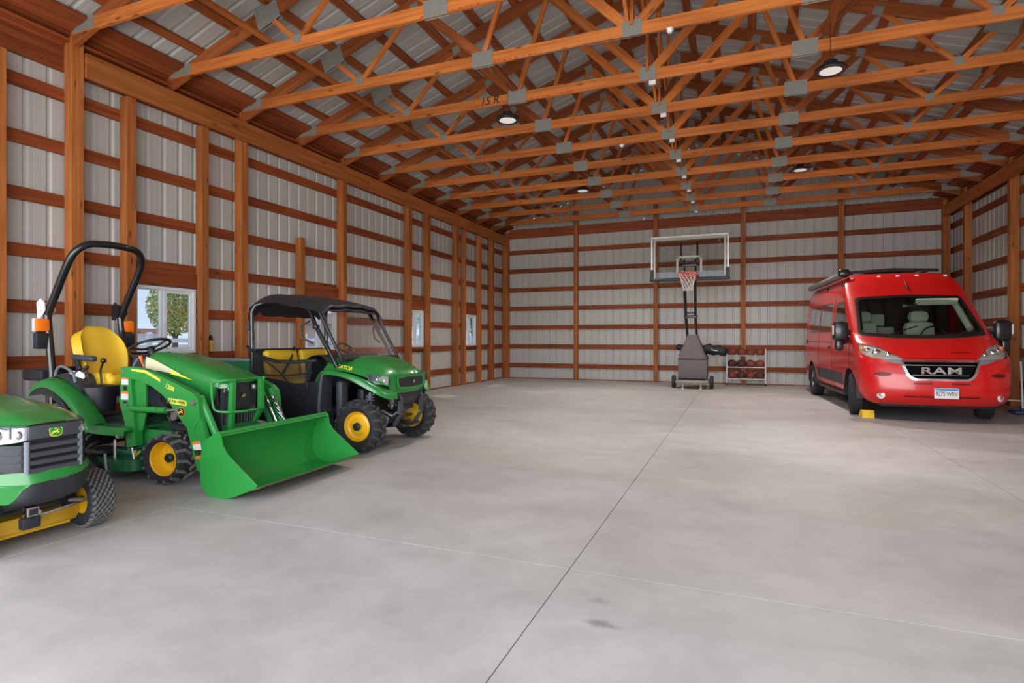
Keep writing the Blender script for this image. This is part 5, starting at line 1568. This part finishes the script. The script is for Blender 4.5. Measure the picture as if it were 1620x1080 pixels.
# ================================================================== VAN
def build_van():
    van = empty('camper_van', (2.77, 11.25, 0), atan2(-.998, .06), 'red high-roof camper van parked nose out by the right wall, awning along its roof', 'van')
    KEY = [  # z, half width, x where the nose starts to curve, x of the nose on the centre line
        (.27, .84, .50, .84), (.33, .93, .50, .94), (.45, .985, .48, .99), (.60, 1.00, .46, .985), (.75, 1.015, .44, .97), (.90, 1.02, .40, .94),
        (.985, 1.02, .37, .91), (1.02, 1.02, .34, .87), (1.08, 1.02, .28, .77), (1.16, 1.015, .20, .62), (1.24, 1.01, .12, .46), (1.31, 1.00, .02, .29),
        (1.36, .995, -.06, .20), (1.60, .98, -.32, -.06), (1.85, .955, -.56, -.33), (2.03, .935, -.72, -.53), (2.16, .92, -.84, -.68), (2.30, .89, -.96, -.84),
        (2.42, .82, -1.10, -1.0), (2.49, .72, -1.24, -1.14), (2.53, .50, -1.5, -1.4), (2.545, .25, -1.9, -1.8), (2.55, .01, -2.2, -2.1)]
    def key(z):
        for a, b in zip(KEY, KEY[1:]):
            if a[0] <= z <= b[0]:
                t = (z - a[0]) / (b[0] - a[0]); return [a[i] + (b[i] - a[i]) * t for i in (1, 2, 3)]
        return list(KEY[-1][1:])
    def contour(z):
        w, xe, xc = key(z)
        xr = -4.42 + (0 if z < 2.2 else (z - 2.2) * .5) + (1 - w) * .3
        pts = []
        N = 14
        for i in range(N + 1):                       # nose, from centre to side
            t = pi / 2 * i / N
            pts.append((xe + (xc - xe) * cos(t) ** .62 if i < N else xe, w * sin(t) ** .78, z))
        for f in (.1, .25, .4, .55, .7, .85, .96): pts.append((xe + (xr + .15 - xe) * f, w, z))
        for i in range(5):
            t = pi / 2 * i / 4
            pts.append((xr + .15 - .15 * sin(t), w - .15 * w * (1 - cos(t)), z))
        pts.append((xr, 0, z))
        return pts
    def nose(z, y):
        w, xe, xc = key(z)
        t = math.asin(min(1, abs(y) / w) ** (1 / .78))
        return xe + (xc - xe) * max(0, cos(t)) ** .62
    zs = []
    for a, b in zip(KEY, KEY[1:]):
        n = max(1, int((b[0] - a[0]) / .06))
        zs += [a[0] + (b[0] - a[0]) * k / n for k in range(n)]
    zs.append(KEY[-1][0])
    g = []
    for z in zs:
        c = contour(z)
        g.append(c + [(p[0], -p[1], p[2]) for p in reversed(c[1:-1])])
    m = MB(); m.sheet(g, closed_u=True)
    sh = Shell(m)
    front = lambda c: c.x > -1.0
    # windscreen: black border, then glass
    wo = rpoly([(-.90, 1.345), (-.45, 1.300), (0, 1.29), (.45, 1.300), (.90, 1.345), (.80, 2.035), (0, 2.07), (-.80, 2.035)], .07, 3)
    wi = rpoly([(-.85, 1.40), (-.45, 1.365), (0, 1.355), (.45, 1.365), (.85, 1.40), (.76, 1.99), (0, 2.02), (-.76, 1.99)], .07, 3)
    s2 = Shell(sh.cut(wo, 'X', front))
    s2.cut(wi, 'X', lambda c: True).build('windscreen', VGLASS, van)
    s2.build('windscreen_border', BLACK2, van)
    for sd in (-1, 1):
        side = (lambda c: c.y < -.55) if sd < 0 else (lambda c: c.y > .55)
        fs = (lambda c: c.x > .1 and c.y < -.2) if sd < 0 else (lambda c: c.x > .1 and c.y > .2)
        dw = rpoly([(-1.28, 1.32), (-.20, 1.32), (-.16, 1.38), (-.56, 1.90), (-.68, 1.97), (-1.22, 1.97)], .05, 2)
        s3 = Shell(sh.cut(dw, 'Y', side))
        di = rpoly([(-1.23, 1.36), (-.25, 1.36), (-.22, 1.40), (-.59, 1.87), (-.70, 1.93), (-1.18, 1.93)], .05, 2)
        s3.cut(di, 'Y', lambda c: True).build('door_window', DGLASS, van)
        s3.build('window_seal', BLACK2, van)
        for a, b in ((-2.62, -1.55), (-3.78, -2.70)):
            s4 = Shell(sh.cut(rpoly([(a, 1.42), (b, 1.42), (b, 2.0), (a, 2.0)], .06, 2), 'Y', side))
            s4.cut(rpoly([(a + .03, 1.45), (b - .03, 1.45), (b - .03, 1.97), (a + .03, 1.97)], .05, 2), 'Y', lambda c: True).build('side_window', plain('side_glass_%d_%d' % (sd, -a * 10), (.035, .035, .04), .03, coat=1.0, spec=1.0), van)
            s4.build('window_seal', BLACK2, van)
        sh.cut(rpoly([(-2.9, .46), (-.50, .46), (-.50, .68), (-2.9, .68)], .03, 2), 'Y', side).build('side_cladding', GREY_P, van)
        for xw in (0, -3.45):
            sh.cut([(xw + .43 * cos(a), .36 + .43 * sin(a)) for a in [pi * k / 12 for k in range(13)]] + [(xw - .43, .2), (xw + .43, .2)], 'Y', side)
            am = MB()
            am.sheet([[(xw + .435 * cos(a), sd * yy, .36 + .435 * sin(a)) for a in [pi * k / 14 - .12 * (1 - 2 * k / 14) for k in range(15)]] for yy in (1.0, .55)])
            am.build('wheel_arch_liner', BLACK, van)
        # headlights
        hp = rpoly([(sd * .45, .965), (sd * .88, .985), (sd * .985, 1.07), (sd * .965, 1.22), (sd * .74, 1.165)], .025, 2)
        hl = sh.cut(hp, 'X', fs)
        pod = hl.build('headlight', LENS, van)
        mi = MB()
        for v_ in hl.v: mi.v.append((v_[0] - .03, v_[1] * .985, v_[2]))
        mi.f = list(hl.f)
        mi.build('reflector', plain('reflector_silver%d' % sd, (.62, .58, .52), .4, metal=.15), pod)
        for yy, zz, r in ((.63, 1.035, .045), (.77, 1.065, .062), (.87, 1.10, .045)):
            b = MB(); xx = nose(zz, yy) - .05; b.ball((xx, sd * yy, zz), r, 14, 8, (.5, 1, 1)); b.build('bulb', CHROME, pod)
        b = MB(); b.rbox((nose(1.13, .92) - .03, sd * .93, 1.13), (.03, .05, .08), .01); b.build('indicator_lens', ORANGE, pod)
        # bezel under the lamp and dark shapes of the bumper
        sh.cut([(sd * .50, .972), (sd * .485, .90), (sd * .60, .915), (sd * .80, .995), (sd * .72, .996)], 'X', fs).build('headlight_bezel', GREY_M, van)
        sh.cut(ell(sd * .74, .74, .11, .032, 12), 'X', fs).build('bumper_recess', RED_D, van)
        sh.cut(rpoly([(sd * .12, .595), (sd * .36, .60), (sd * .36, .62), (sd * .12, .625)], .01, 1), 'X', fs if False else (lambda c: c.x > .5)).build('bumper_slot', RED_D, van)
        fx = nose(.40, .76)
        f = MB(); f.lathe([(.052, .0), (.056, .012), (.045, .018), (.001, .018)], (0, 0, 0), 'X', 20)
        fo = f.build('fog_lamp', WHITE, van); fo.location = (fx - .002, sd * .76, .41); fo.rotation_euler = (0, 0, sd * .55)
        f = MB(); f.lathe([(.028, .019), (.028, .024), (.001, .026)], (0, 0, 0), 'X', 14); f.build('bulb', CHROME, fo)
    # grille
    gp = rpoly([(-.53, .965), (-.44, .72), (-.36, .655), (.36, .655), (.44, .72), (.53, .965)], .03, 2)
    gi = rpoly([(-.48, .935), (-.405, .735), (-.335, .685), (.335, .685), (.405, .735), (.48, .935)], .03, 2)
    s5 = Shell(sh.cut(gp, 'X', lambda c: c.x > .5))
    s5.cut(gi, 'X', lambda c: True)
    gr = s5.build('grille_surround', CHROME, van)
    m = MB(); m.prism(gi, .84, .855, 'X'); m.build('grille_recess', plain('grille_black', (.004, .004, .005), .9, spec=.1), van)
    m = MB()
    for z in (.885, .735):
        hw = .335 + (z - .685) / .25 * .145
        m.tube([(nose(z, y) - .03, y, z) for y in [(-hw + 2 * hw * k / 10) for k in range(11)]], .006, 6)
    m.build('grille_bars', plain('dull_chrome', (.45, .44, .42), .3, metal=.9), van)
    me = text_mesh('RAM', .20, CHROME, .02, 'grille_letters', bold=.004, spacing=1.05)
    place_on(me, 'grille_letters', van, (.945, 0, .80), (0, 1, 0), (1, 0, 0), (1.28, .72, 1))
    me = text_mesh('PROMASTER', .05, RED_D, .004, 'hood_lettering', spacing=1.05)
    place_on(me, 'hood_lettering', van, (nose(1.07, .30) + .012, .30, 1.078), (-.28, 1, 0), (.55, .1, .85), (1, 1, 1))
    sh.cut([(-.48, .395), (.48, .395), (.48, .42), (-.48, .42)], 'X', lambda c: c.x > .5).build('bumper_slot', RED_D, van)
    # number plate
    px = nose(.47, .1) + .012
    pl = MB().rbox((px, .05, .47), (.012, .31, .155), .004, seg=1).build('number_plate', WHITE, van)
    MB().box((px + .007, .05, .528), (.002, .29, .032)).build('blue_band', plain('plate_blue', (.08, .32, .62), .4), pl, 0)
    MB().prism([(-.04, .515), (.02, .515), (-.01, .54)], px + .0065, px + .0085, 'X').build('green_mark', plain('plate_green', (.05, .35, .18), .4), pl, 0)
    me = text_mesh('927S WRV', .080, INK, .002, 'plate_number', spacing=.95)
    place_on(me, 'plate_number', pl, (px + .0075, .05, .462), (0, 1, 0), (1, 0, 0), (.80, 1.15, 1))
    # hood seam and panel gaps
    DK = plain('panel_gap', (.03, .002, .002), .6)
    def gap(pts, r=.005):
        MB().tube(pts, r, 5).build('panel_gap', DK, van)
    gap([(nose(.99, y) + .001, y, .99) for y in [-.46 + .92 * k / 16 for k in range(17)]], .007)
    for sd in (-1, 1):
        for x in (-1.36, -2.65): gap([(x, sd * (key(z)[0] + .0005), z) for z in [.34 + 1.7 * k / 20 for k in range(21)]], .004)
        gap([(.02 - .0 * k, sd * (key(z)[0] + .0005), z) for k, z in enumerate([.82 + .5 * q / 6 for q in range(7)])], .004)
        gap([(x, sd * (key(1.22)[0] + .002), 1.22) for x in (-4.2, -1.4)], .006)
        MB().rbox((-1.55, sd * 1.02, 1.12), (.18, .03, .05), .012).build('door_handle', BLACK, van)
    MB().rbox((-4.0, -1.0, 1.22), (.10, .05, .10), .01).build('shore_power_inlet', BLACK, van)
    sh.build('body', RED, van, 40)
    # underbody, bumpers
    MB().rbox((-1.75, 0, .30), (5.0, 1.5, .16), .04).build('underbody', BLACK, van)
    MB().rbox((-1.7, -.94, .30), (2.3, .07, .06), .02).build('side_step', GREY_P, van)
    # cab interior
    MB().rbox((-.15, 0, 1.14), (.75, 1.7, .24), .06).build('dashboard', BLACK, van)
    MB().box((-2.35, 0, 1.4), (.03, 1.8, 1.9)).build('partition', plain('dark_interior', (.02, .022, .025), .8), van)
    MB().box((-1.6, 0, .62), (2.0, 1.8, .04)).build('cab_floor', BLACK, van)
    MB().box((-1.5, 0, 2.08), (1.55, 1.6, .03)).build('headliner', GREY_P, van)
    for sd in (-1, 1): MB().box((-1.2, sd * .90, 1.1), (1.9, .03, .5)).build('door_lining', BLACK, van)
    for y in (-.50, .42):
        st = MB().rbox((-1.05, y, .95), (.50, .50, .16), .06).build('seat', CREAM, van)
        MB().rbox((-1.30, y, 1.30), (.22, .50, .62), .11, rot=(0, -.15, 0)).build('backrest', CREAM, st)
        MB().rbox((-1.35, y, 1.70), (.22, .34, .24), .11, rot=(0, -.1, 0)).build('headrest', CREAM, st)
    st = MB().rbox((-1.98, -.10, 1.28), (.12, .62, .50), .05).build('rear_seat', CREAM, van)
    MB().rbox((-1.98, -.10, 1.66), (.12, .26, .24), .03).build('headrest', CREAM, st)
    MB().lathe([(.185 + .014 * cos(a), .014 * sin(a)) for a in [2 * pi * k / 8 for k in range(8)]], (0, 0, 0), 'X', 24, closed=True).build('steering_wheel', BLACK2, van).location = (-.62, .42, 1.32)
    MB().rbox((-.50, .42, 1.93), (.03, .62, .12), .012, rot=(0, .5, 0)).build('sun_visor', CREAM, van)
    MB().rbox((-.40, 0, 1.86), (.03, .22, .07), .02).build('interior_mirror', BLACK2, van)
    for sd in (-1, 1): MB().tube([(-.22, sd * .80, 1.45), (-.50, sd * .76, 1.75), (-.72, sd * .72, 2.0)], .05, 8).build('pillar_trim', CREAM if sd > 0 else BLACK, van)
    # wipers
    MB().tube([(.17, -.5, 1.345), (.02, -.02, 1.50)], .010, 6).build('wiper', BLACK, van)
    MB().tube([(.17, .25, 1.345), (.12, .72, 1.41)], .010, 6).build('wiper', BLACK, van)
    # mirrors
    for sd in (-1, 1):
        mr = MB().rbox((.0, sd * 1.145, 1.42), (.13, .24, .34), .06, seg=3).build('wing_mirror', BLACK2, van)
        MB().rbox((.02, sd * 1.17, 1.18), (.10, .13, .20), .04, seg=3).build('lower_mirror', BLACK2, mr)
        m = MB(); m.tube([(-.1, sd * .96, 1.40), (.0, sd * 1.08, 1.42)], .05, 8); m.tube([(-.1, sd * .96, 1.28), (.0, sd * 1.10, 1.24)], .05, 8)
        m.build('mirror_arm', BLACK, mr)
        MB().rbox((.03, sd * 1.262, 1.44), (.05, .02, .16), .008).build('indicator_lens', WHITE, mr)
    # roof: awning, rack, markers
    aw = MB().rbox((-2.75, -.875, 2.50), (3.2, .14, .11), .045, seg=3).build('awning_case', plain('grey_awning', (.20, .19, .18), .4), van)
    MB().rbox((-1.10, -.86, 2.53), (.14, .20, .15), .05, seg=3).build('end_cap', BLACK2, aw)
    rk = MB(); rk.tube([(-1.30, -.80, 2.555), (-1.26, 0, 2.585), (-1.30, .72, 2.555)], .028, 8)
    for y in (-.62, .62): rk.tube([(-1.3, y, 2.57), (-4.1, y, 2.58)], .025, 8)
    rk.tube([(-4.1, -.62, 2.58), (-4.1, .62, 2.58)], .025, 8)
    rk.build('roof_rack', BLACK, van)
    sp = MB(); sp.box((-2.3, .1, 2.60), (1.3, .9, .03)); sp.build('solar_panel', BLACK2, van)
    for y in (-.74, -.30, 0.0, .30, .74):
        z = 2.44 if abs(y) < .5 else 2.425
        b = MB(); b.rbox((nose(z, y) + .005, y, z), (.05, .055, .03), .012, rot=(0, .5, 0)); b.build('marker_lamp', WHITE, van)
    m = MB(); m.rbox((nose(2.2, .05) + .02, .05, 2.20), (.05, .05, .07), .02); m.tube([(nose(2.2, .05) + .01, .05, 2.23), (nose(2.33, .05) + .0, .05, 2.36)], .006, 6); m.build('roof_camera', BLACK, van)
    for xw in (0, -3.45):
        for sd in (-1, 1):
            wheel(van, (xw, sd * .90, .355), .355, .225, .205, 'road', 0, steer=(-.24 if xw == 0 else 0.0), out=sd, style='flat', rimmat=plain('alloy_%d_%d' % (sd, xw * 2), (.35, .35, .36), .35, metal=.8))
    return van
van = build_van()
ck = MB()
ck.prism([(-.13, 0), (.10, 0), (.10, .035), (-.01, .125), (-.10, .125), (-.13, .06)], -.085, .085, 'Y')
ck = ck.build('wheel_chock', plain('chock_yellow', (.85, .52, .02), .6, var=.08))
ck.location = (1.945, 10.80, 0); ck.rotation_euler = (0, 0, atan2(-.998, .06) + pi)
tag(ck, 'small yellow wheel chock on the floor in front of the van\'s front tyre', 'wheel chock')
# ================================================================== BASKETBALL HOOP ON ITS WHEELED BASE
BORD = plain('border_paint', (.42, .44, .38), .5)
def build_hoop():
    hp = empty('basketball_hoop', (-1.12, 15.45, 0), 0, 'portable basketball hoop with clear backboard on a grey covered wheeled base by the back wall', 'basketball hoop')
    m = MB(); m.rbox((0, .15, .50), (.72, .62, .52), .03); m.build('base_cover', DKGREY_F, hp)
    m = MB()
    ctl = []
    for (z, x0, x1, y0, y1) in ((.75, -.34, .34, -.14, .42), (.95, -.30, .26, -.10, .40), (1.15, -.20, .18, -.04, .34), (1.32, -.15, .12, .02, .28), (1.40, -.13, .10, .05, .25)):
        ctl.append([(x0, y0, z), (0, y0 - .03, z), (x1, y0, z), (x1 + .02, (y0 + y1) / 2, z), (x1, y1, z), (x0, y1, z), (x0 - .02, (y0 + y1) / 2, z), (x0, y0, z)])
    m.sheet(surf(ctl, 4, 4)); m.build('upper_cover', DKGREY_F, hp)
    m = MB()
    for z in (.76, .25): m.tube([(-.36, -.165, z), (.36, -.165, z)], .010, 5)
    m.build('cover_piping', BLACK, hp)
    MB().rbox((0, .05, .185), (.80, .95, .07), .015).build('steel_base', GALV, hp)
    for sx in (-1, 1):
        wl_ = MB().lathe([(.001, -.05), (.10, -.05), (.155, -.045), (.165, 0), (.155, .045), (.10, .05), (.001, .05)], (0, 0, 0), 'X', 24).build('transport_wheel', RUBBER, hp)
        wl_.location = (sx * .47, -.05, .165)
        m = MB(); m.cyl((sx * .22, -.36, .15), (sx * .22, -.36, .05), .022, 8); m.cyl((sx * .22, -.36, .04), (sx * .22, -.36, .0), .045, 12); m.build('levelling_foot', CHROME, hp)
    # two pairs of arms
    for sx in (-1, 1):
        MB().tube([(sx * .11 - .02, .10, 1.20), (sx * .12 - .05, .02, 1.75), (sx * .13 - .06, -.05, 2.2), (sx * .14 - .06, -.35, 2.95)], .032, 8).build('lift_arm', BLACK2, hp)
        MB().tube([(sx * .11 - .02, .22, 1.30), (sx * .12 - .05, .15, 1.85), (sx * .14 - .06, -.20, 3.35)], .026, 8).build('rear_arm', BLACK2, hp)
        MB().rbox((sx * .20 - .06, -.37, 3.28), (.05, .05, .98), .01).build('backboard_rail', BLACK2, hp)
    m = MB(); m.rbox((-.05, .03, 1.86), (.34, .12, .08), .02); m.rbox((-.05, .05, 1.96), (.30, .08, .05), .01); m.build('arm_bracket', BLACK2, hp)
    MB().rbox((-.06, -.36, 3.18), (.46, .07, .10), .01).build('mount_plate', BLACK2, hp)
    # black padded sleeve lying across the cart
    m = MB(); m.tube([(-.44, .28, 1.06), (-.40, .28, 1.06), (-.20, .26, 1.03), (.25, .25, 1.0), (.40, .22, 1.02), (.50, .20, .97), (.62, .17, 1.0), (.72, .14, .95), (.80, .12, .96), (.84, .11, .95)], .09, 12, rr=[.05, .085, .08, .11, .14, .125, .13, .11, .12, .06]); m.build('padded_sleeve', plain('black_padding', (.01, .012, .014), .6, bump=.3, bscale=14), hp)
    MB().tube([(.45, .08, 1.02), (.52, .06, .98), (.62, .05, .97)], .008, 5).build('sleeve_mark', WHITE, hp)
    # backboard
    bb = empty('backboard', (-.055, -.45, 3.345), 0, parent=hp)
    W, Hh = 1.85, 1.09
    MB().add([(-W / 2, 0, -Hh / 2), (W / 2, 0, -Hh / 2), (W / 2, 0, Hh / 2), (-W / 2, 0, Hh / 2)], [(0, 1, 2, 3)]).build('clear_panel', ACRYL, bb, 0)
    m = MB(); m.box((0, 0, Hh / 2), (W + .04, .05, .045)); m.box((-W / 2, 0, .10), (.04, .05, Hh - .22)); m.box((W / 2, 0, .10), (.04, .05, Hh - .22)); m.build('white_frame', WHITE, bb, 0)
    m = MB(); m.rbox((0, -.01, -Hh / 2), (W + .10, .08, .085), .02); m.rbox((-W / 2, -.01, -Hh / 2 + .13), (.085, .08, .28), .02); m.rbox((W / 2, -.01, -Hh / 2 + .13), (.085, .08, .28), .02); m.build('edge_padding', BLACK, bb)
    m = MB(); m.box((0, -.006, .02), (.62, .004, .045)); m.box((-.29, -.006, -.17), (.045, .004, .40)); m.box((.29, -.006, -.17), (.045, .004, .40)); m.build('target_square', BORD, bb, 0)
    m = MB(); m.box((0, -.005, Hh / 2 - .055), (W - .10, .003, .05)); m.box((-W / 2 + .065, -.005, -.02), (.05, .003, Hh - .12)); m.box((W / 2 - .065, -.005, -.02), (.05, .003, Hh - .12)); m.build('border_line', BORD, bb, 0)
    rm = MB(); rm.lathe([(.228 + .012 * cos(a), .012 * sin(a)) for a in [2 * pi * k / 8 for k in range(8)]], (0, -.40, -.42), 'Z', 28, closed=True)
    rm.rbox((0, -.09, -.44), (.16, .18, .05), .01); rm.rbox((0, -.01, -.46), (.18, .02, .16), .008)
    rm.build('rim', RIMRED, bb)
    nt = MB()
    for d_ in (-1, 1):
        for k in range(12):
            pts = []
            for i in range(9):
                t = i / 8; r = .225 - .115 * t ** .7; a = 2 * pi * k / 12 + d_ * t * 1.6
                pts.append((r * cos(a), -.40 + r * sin(a), -.43 - .44 * t))
            nt.tube(pts, .006, 4)
    nt.build('net', plain('net_cord', (.75, .72, .68), .7), bb)['kind'] = 'stuff'
    nr = MB()
    for k in range(12):
        a = 2 * pi * k / 12
        nr.tube([(.225 * cos(a), -.40 + .225 * sin(a), -.425), (.21 * cos(a + .15), -.40 + .21 * sin(a + .15), -.50), (.18 * cos(a + .35), -.40 + .18 * sin(a + .35), -.60)], .010, 4)
    nr.build('red_net_top', RIMRED, bb)['kind'] = 'stuff'
    return hp
hoop = build_hoop()

# ================================================================== BALL RACK AND BALLS
rx0, rx1, ry = -.31, .67, 16.82
rack = empty('ball_rack', ((rx0 + rx1) / 2, ry, 0), 0, 'white wheeled rack holding basketballs against the back wall', 'rack')
hw = (rx1 - rx0) / 2
SH = (.18, .50, .82)
for sx in (-1, 1):
    m = MB()
    for dy in (-.13, .13): m.tube([(sx * hw, dy, .06), (sx * hw, dy, 1.0)], .016, 6)
    for z in (.12, .98): m.tube([(sx * hw, -.13, z), (sx * hw, .13, z)], .014, 6)
    m.build('side_frame', WHITEP, rack)
    for dy in (-.13, .13):
        c_ = MB().lathe([(.001, -.012), (.03, -.012), (.035, 0), (.03, .012), (.001, .012)], (sx * hw, dy, .035), 'X', 14).build('caster', RUBBER, rack)
for z in SH:
    m = MB()
    for dy in (-.09, .09): m.tube([(-hw, dy, z), (hw, dy, z)], .013, 6)
    m.build('shelf_rails', WHITEP, rack)
ball0 = MB(); ball0.ball((0, 0, 0), .1165, 24, 14)
bm_a = ball0.mesh('basketball', BALL); 
ball1 = MB(); ball1.ball((0, 0, 0), .1165, 24, 14)
bm_b = ball1.mesh('basketball', BALLD)
seam = MB()
for M_ in (Euler((0, 0, .4)).to_matrix(), Euler((pi / 2, 0, .4)).to_matrix(), Euler((0, pi / 2, .4)).to_matrix()):
    seam.tube([tuple(M_ @ Vector((.116 * cos(a), .116 * sin(a), 0))) for a in [2 * pi * k / 28 for k in range(28)]], .0025, 4, closed=True)
seam_me = seam.mesh('seam', BLACK)
ROWN = ['bottom', 'middle', 'top']
POS = ['leftmost', 'second from the left', 'third from the left', 'rightmost']
MISS = {}
for r, z in enumerate(SH):
    for c_ in range(4):
        x = rack.location.x - hw + .1335 + c_ * (2 * hw - .267) / 3
        if r == 1 and c_ == 0: x -= 0
        dark = (r, c_) in ((1, 1), (0, 3), (1, 0), (0, 1))
        o = inst('basketball', bm_b if dark else bm_a, None, (x, ry, z + math.sqrt((.1165 + .0135) ** 2 - .09 ** 2)))
        inst('seam', seam_me, o, (0, 0, 0), (random.uniform(0, 3), random.uniform(0, 3), 0))
        tag(o, ('dark brown' if dark else 'reddish brown') + ' basketball, ' + POS[c_] + ' on the ' + ROWN[r] + ' shelf of the white rack', 'basketball', 'basketballs on the white rack')

# ================================================================== BOTTLE ON A GIRT
bt = empty('spray_bottle', (XL + .074, 6.02, 1.1045), 0, 'yellow bottle with a black cap standing on a wall board beside the nearest window', 'bottle')
MB().lathe([(.001, 0), (.031, 0), (.033, .01), (.033, .155), (.026, .165), (.001, .166)], (0, 0, 0), 'Z', 20).build('can', plain('yellow_can', (.72, .45, .03), .4), bt)
MB().lathe([(.0335, .05), (.0335, .12)], (0, 0, 0), 'Z', 20).build('label', plain('can_label', (.62, .42, .05), .5, var=.3, vscale=60), bt)
MB().lathe([(.028, .160), (.028, .205), (.016, .225), (.012, .245), (.001, .246)], (0, 0, 0), 'Z', 18).build('cap', BLACK, bt)

# ================================================================== STAND BESIDE THE VAN
stand = empty('tubular_stand', (4.50, 12.2, 0), 0, 'thin white tubular stand with a dark blue foot by the right wall beside the van', 'stand')
MB().tube([(0, 0, .05), (-.02, .03, .90)], .016, 8).build('pole', WHITEP, stand)
MB().tube([(-.25, 0, .235), (.30, .05, .215)], .012, 6).build('crossbar', WHITEP, stand)
MB().rbox((.06, .03, .035), (.42, .30, .05), .02).build('base', BLUE_P, stand)
MB().rbox((0, 0, .075), (.06, .06, .06), .015).build('socket', BLUE_P, stand)

# ================================================================== SMALL FITTINGS UNDER THE TRUSSES
def dome(x, y, z, lab):
    t = empty('motion_sensor', (x, y, z), 0, lab, 'sensor')
    m = MB(); m.lathe([(.001, -.035), (.025, -.03), (.035, -.01), (.038, 0), (.001, 0)], (0, 0, 0), 'Z', 16); m.build('dome', WHITE, t)
    m = MB(); m.cyl((0, 0, 0), (0, 0, .012), .045, 16); m.build('back_plate', WHITE, t)
dome(-.72, 6.55, CZ - .082, 'small white dome sensor under the third nearest truss, beside its middle plate')
dome(-1.95, 10.15, CZ - .082, 'small white dome sensor under the sixth nearest truss, left of the row of white boxes')
cb = MB()
cb.tube([(-2.6 + .3 * k, 6.53, CZ - .078 - .012 * sin(k * 1.3)) for k in range(8)], .006, 5)
cb = tag(cb.build('cable', BLACK), 'thin black cable along the underside of the third nearest truss', 'cable')
dl = empty('hanging_bulb', (-1.15, 16.15, CZ - .07), 0, 'small white bulb hanging under the truss closest to the back wall, left of the hoop', 'bulb')
dl.location = (-3.03 + .55, 16.15, CZ - .07)
MB().cyl((0, 0, 0), (0, 0, -.06), .03, 12).build('socket', GALV, dl)
m = MB(); m.ball((0, 0, -.095), .035, 12, 8, (1, 1, 1.15)); m.build('glass_bulb', WHITE, dl)
# ================================================================== OUTSIDE
GRASS = plain('dry_grass', (0.42, 0.40, 0.30), 0.95, var=0.3, vscale=1.5)
g = MB().box((0, 0, -.2), (240, 240, .1)).build('ground', GRASS, None, 0)
tag(g, kind='structure')
apron = MB().box((XC, YF - 4.6, -.08), (14, 9, .14)).build('apron', plain('driveway_concrete', (0.5, 0.48, 0.45), .8, var=.1), None, 0)
tag(apron, kind='structure')
FENCE = plain('white_vinyl_fence', (0.85, 0.85, 0.86), .45)
fn = empty('ranch_fence', (-18, 8, .12), 0, 'long white rail fence seen through the windows of the left wall', 'fence')
rl = MB().box((0, 0, 0), (.04, 2.38, .14)).mesh('rail', FENCE, 0)
pm = MB()
pm.rbox((0, 0, .52), (.13, .13, 1.56), .01); pm.prism([(-.08, 1.3), (.08, 1.3), (0, 1.38)], -.08, .08)
pm = pm.mesh('post', FENCE, 0)
for k in range(-4, 16):
    inst('post', pm, fn, (0, k * 2.4, 0))
    for z in (.35, .72, 1.1): inst('rail', rl, fn, (0, k * 2.4 + 1.2, z))
def tree(x, y, h, r, lab, col, seed):
    rnd = random.Random(seed)
    t = empty('tree', (x, y, -.15), 0, lab, 'tree')
    m = MB()
    m.tube([(0, 0, 0), (.05, 0, h * .3), (-.05, .05, h * .6), (0, 0, h * .85)], .1, 8, rr=[.16, .12, .07, .03])
    for k in range(7):
        a = rnd.uniform(0, 6.28); z = h * rnd.uniform(.3, .6)
        m.tube([(0, 0, z), (cos(a) * r * .4, sin(a) * r * .4, z + h * .12), (cos(a) * r * .75, sin(a) * r * .75, z + h * .2)], .04, 6, rr=[.06, .04, .015])
    m.build('trunk', plain('bark_%d' % seed, (.15, .11, .08), .9), t)
    m = MB()
    n = 6000
    for k in range(n):
        # leaves spread through a rounded crown in clumps
        while True:
            p = Vector((rnd.uniform(-1, 1), rnd.uniform(-1, 1), rnd.uniform(-1, 1)))
            if p.length < 1 and p.length > .25: break
        q = Vector((p.x * r, p.y * r, h * .66 + p.z * h * .33))
        u = Vector((rnd.gauss(0, 1), rnd.gauss(0, 1), rnd.gauss(0, 1))).normalized()
        w = u.orthogonal().normalized(); s_ = rnd.uniform(.035, .085)
        m.add([q - u * s_, q + w * s_ * .6, q + u * s_, q - w * s_ * .6], [(0, 1, 2, 3)])
    o = m.build('foliage', plain('leaves_%d' % seed, col, .7, var=.35, vscale=1.2), t, 0)
    o['kind'] = 'stuff'
tree(-26.8, 20.4, 4.7, 1.25, 'leafy green tree beyond the white fence, seen in the nearest window', (.52, .52, .17), 3)
tree(-36, 56, 6.5, 3.0, 'grey green tree standing far beyond the third window', (.35, .42, .28), 4)
tree(-28, 57.5, 5.5, 2.2, 'tree standing beyond the farthest window', (.35, .42, .28), 5)
br = empty('barn', (-180, 127, -.15), 0.2, 'distant reddish barn behind the fence, seen in the nearest window', 'barn')
MB().box((0, 0, 1.5), (6, 9, 3)).build('wall', plain('barn_walls', (.55, .45, .40), .8), br, 0)
MB().prism([(-3.4, 3), (3.4, 3), (0, 4.6)], -4.8, 4.8).build('roof', plain('barn_roof', (.33, .12, .07), .8), br, 0)
sh = empty('shed', (-33, 40, -.15), 0.1, 'pinkish low building seen through the second window', 'shed')
MB().box((0, 0, 1.3), (4, 8, 2.6)).build('wall', plain('shed_walls', (.62, .42, .36), .8), sh, 0)
MB().prism([(-2.3, 2.6), (2.3, 2.6), (0, 3.6)], -4.3, 4.3).build('roof', plain('shed_roof', (.45, .30, .27), .8), sh, 0)
MB().box((2.02, 0, 1.0), (.05, 1.2, 2.0)).build('door', WHITE, sh, 0)
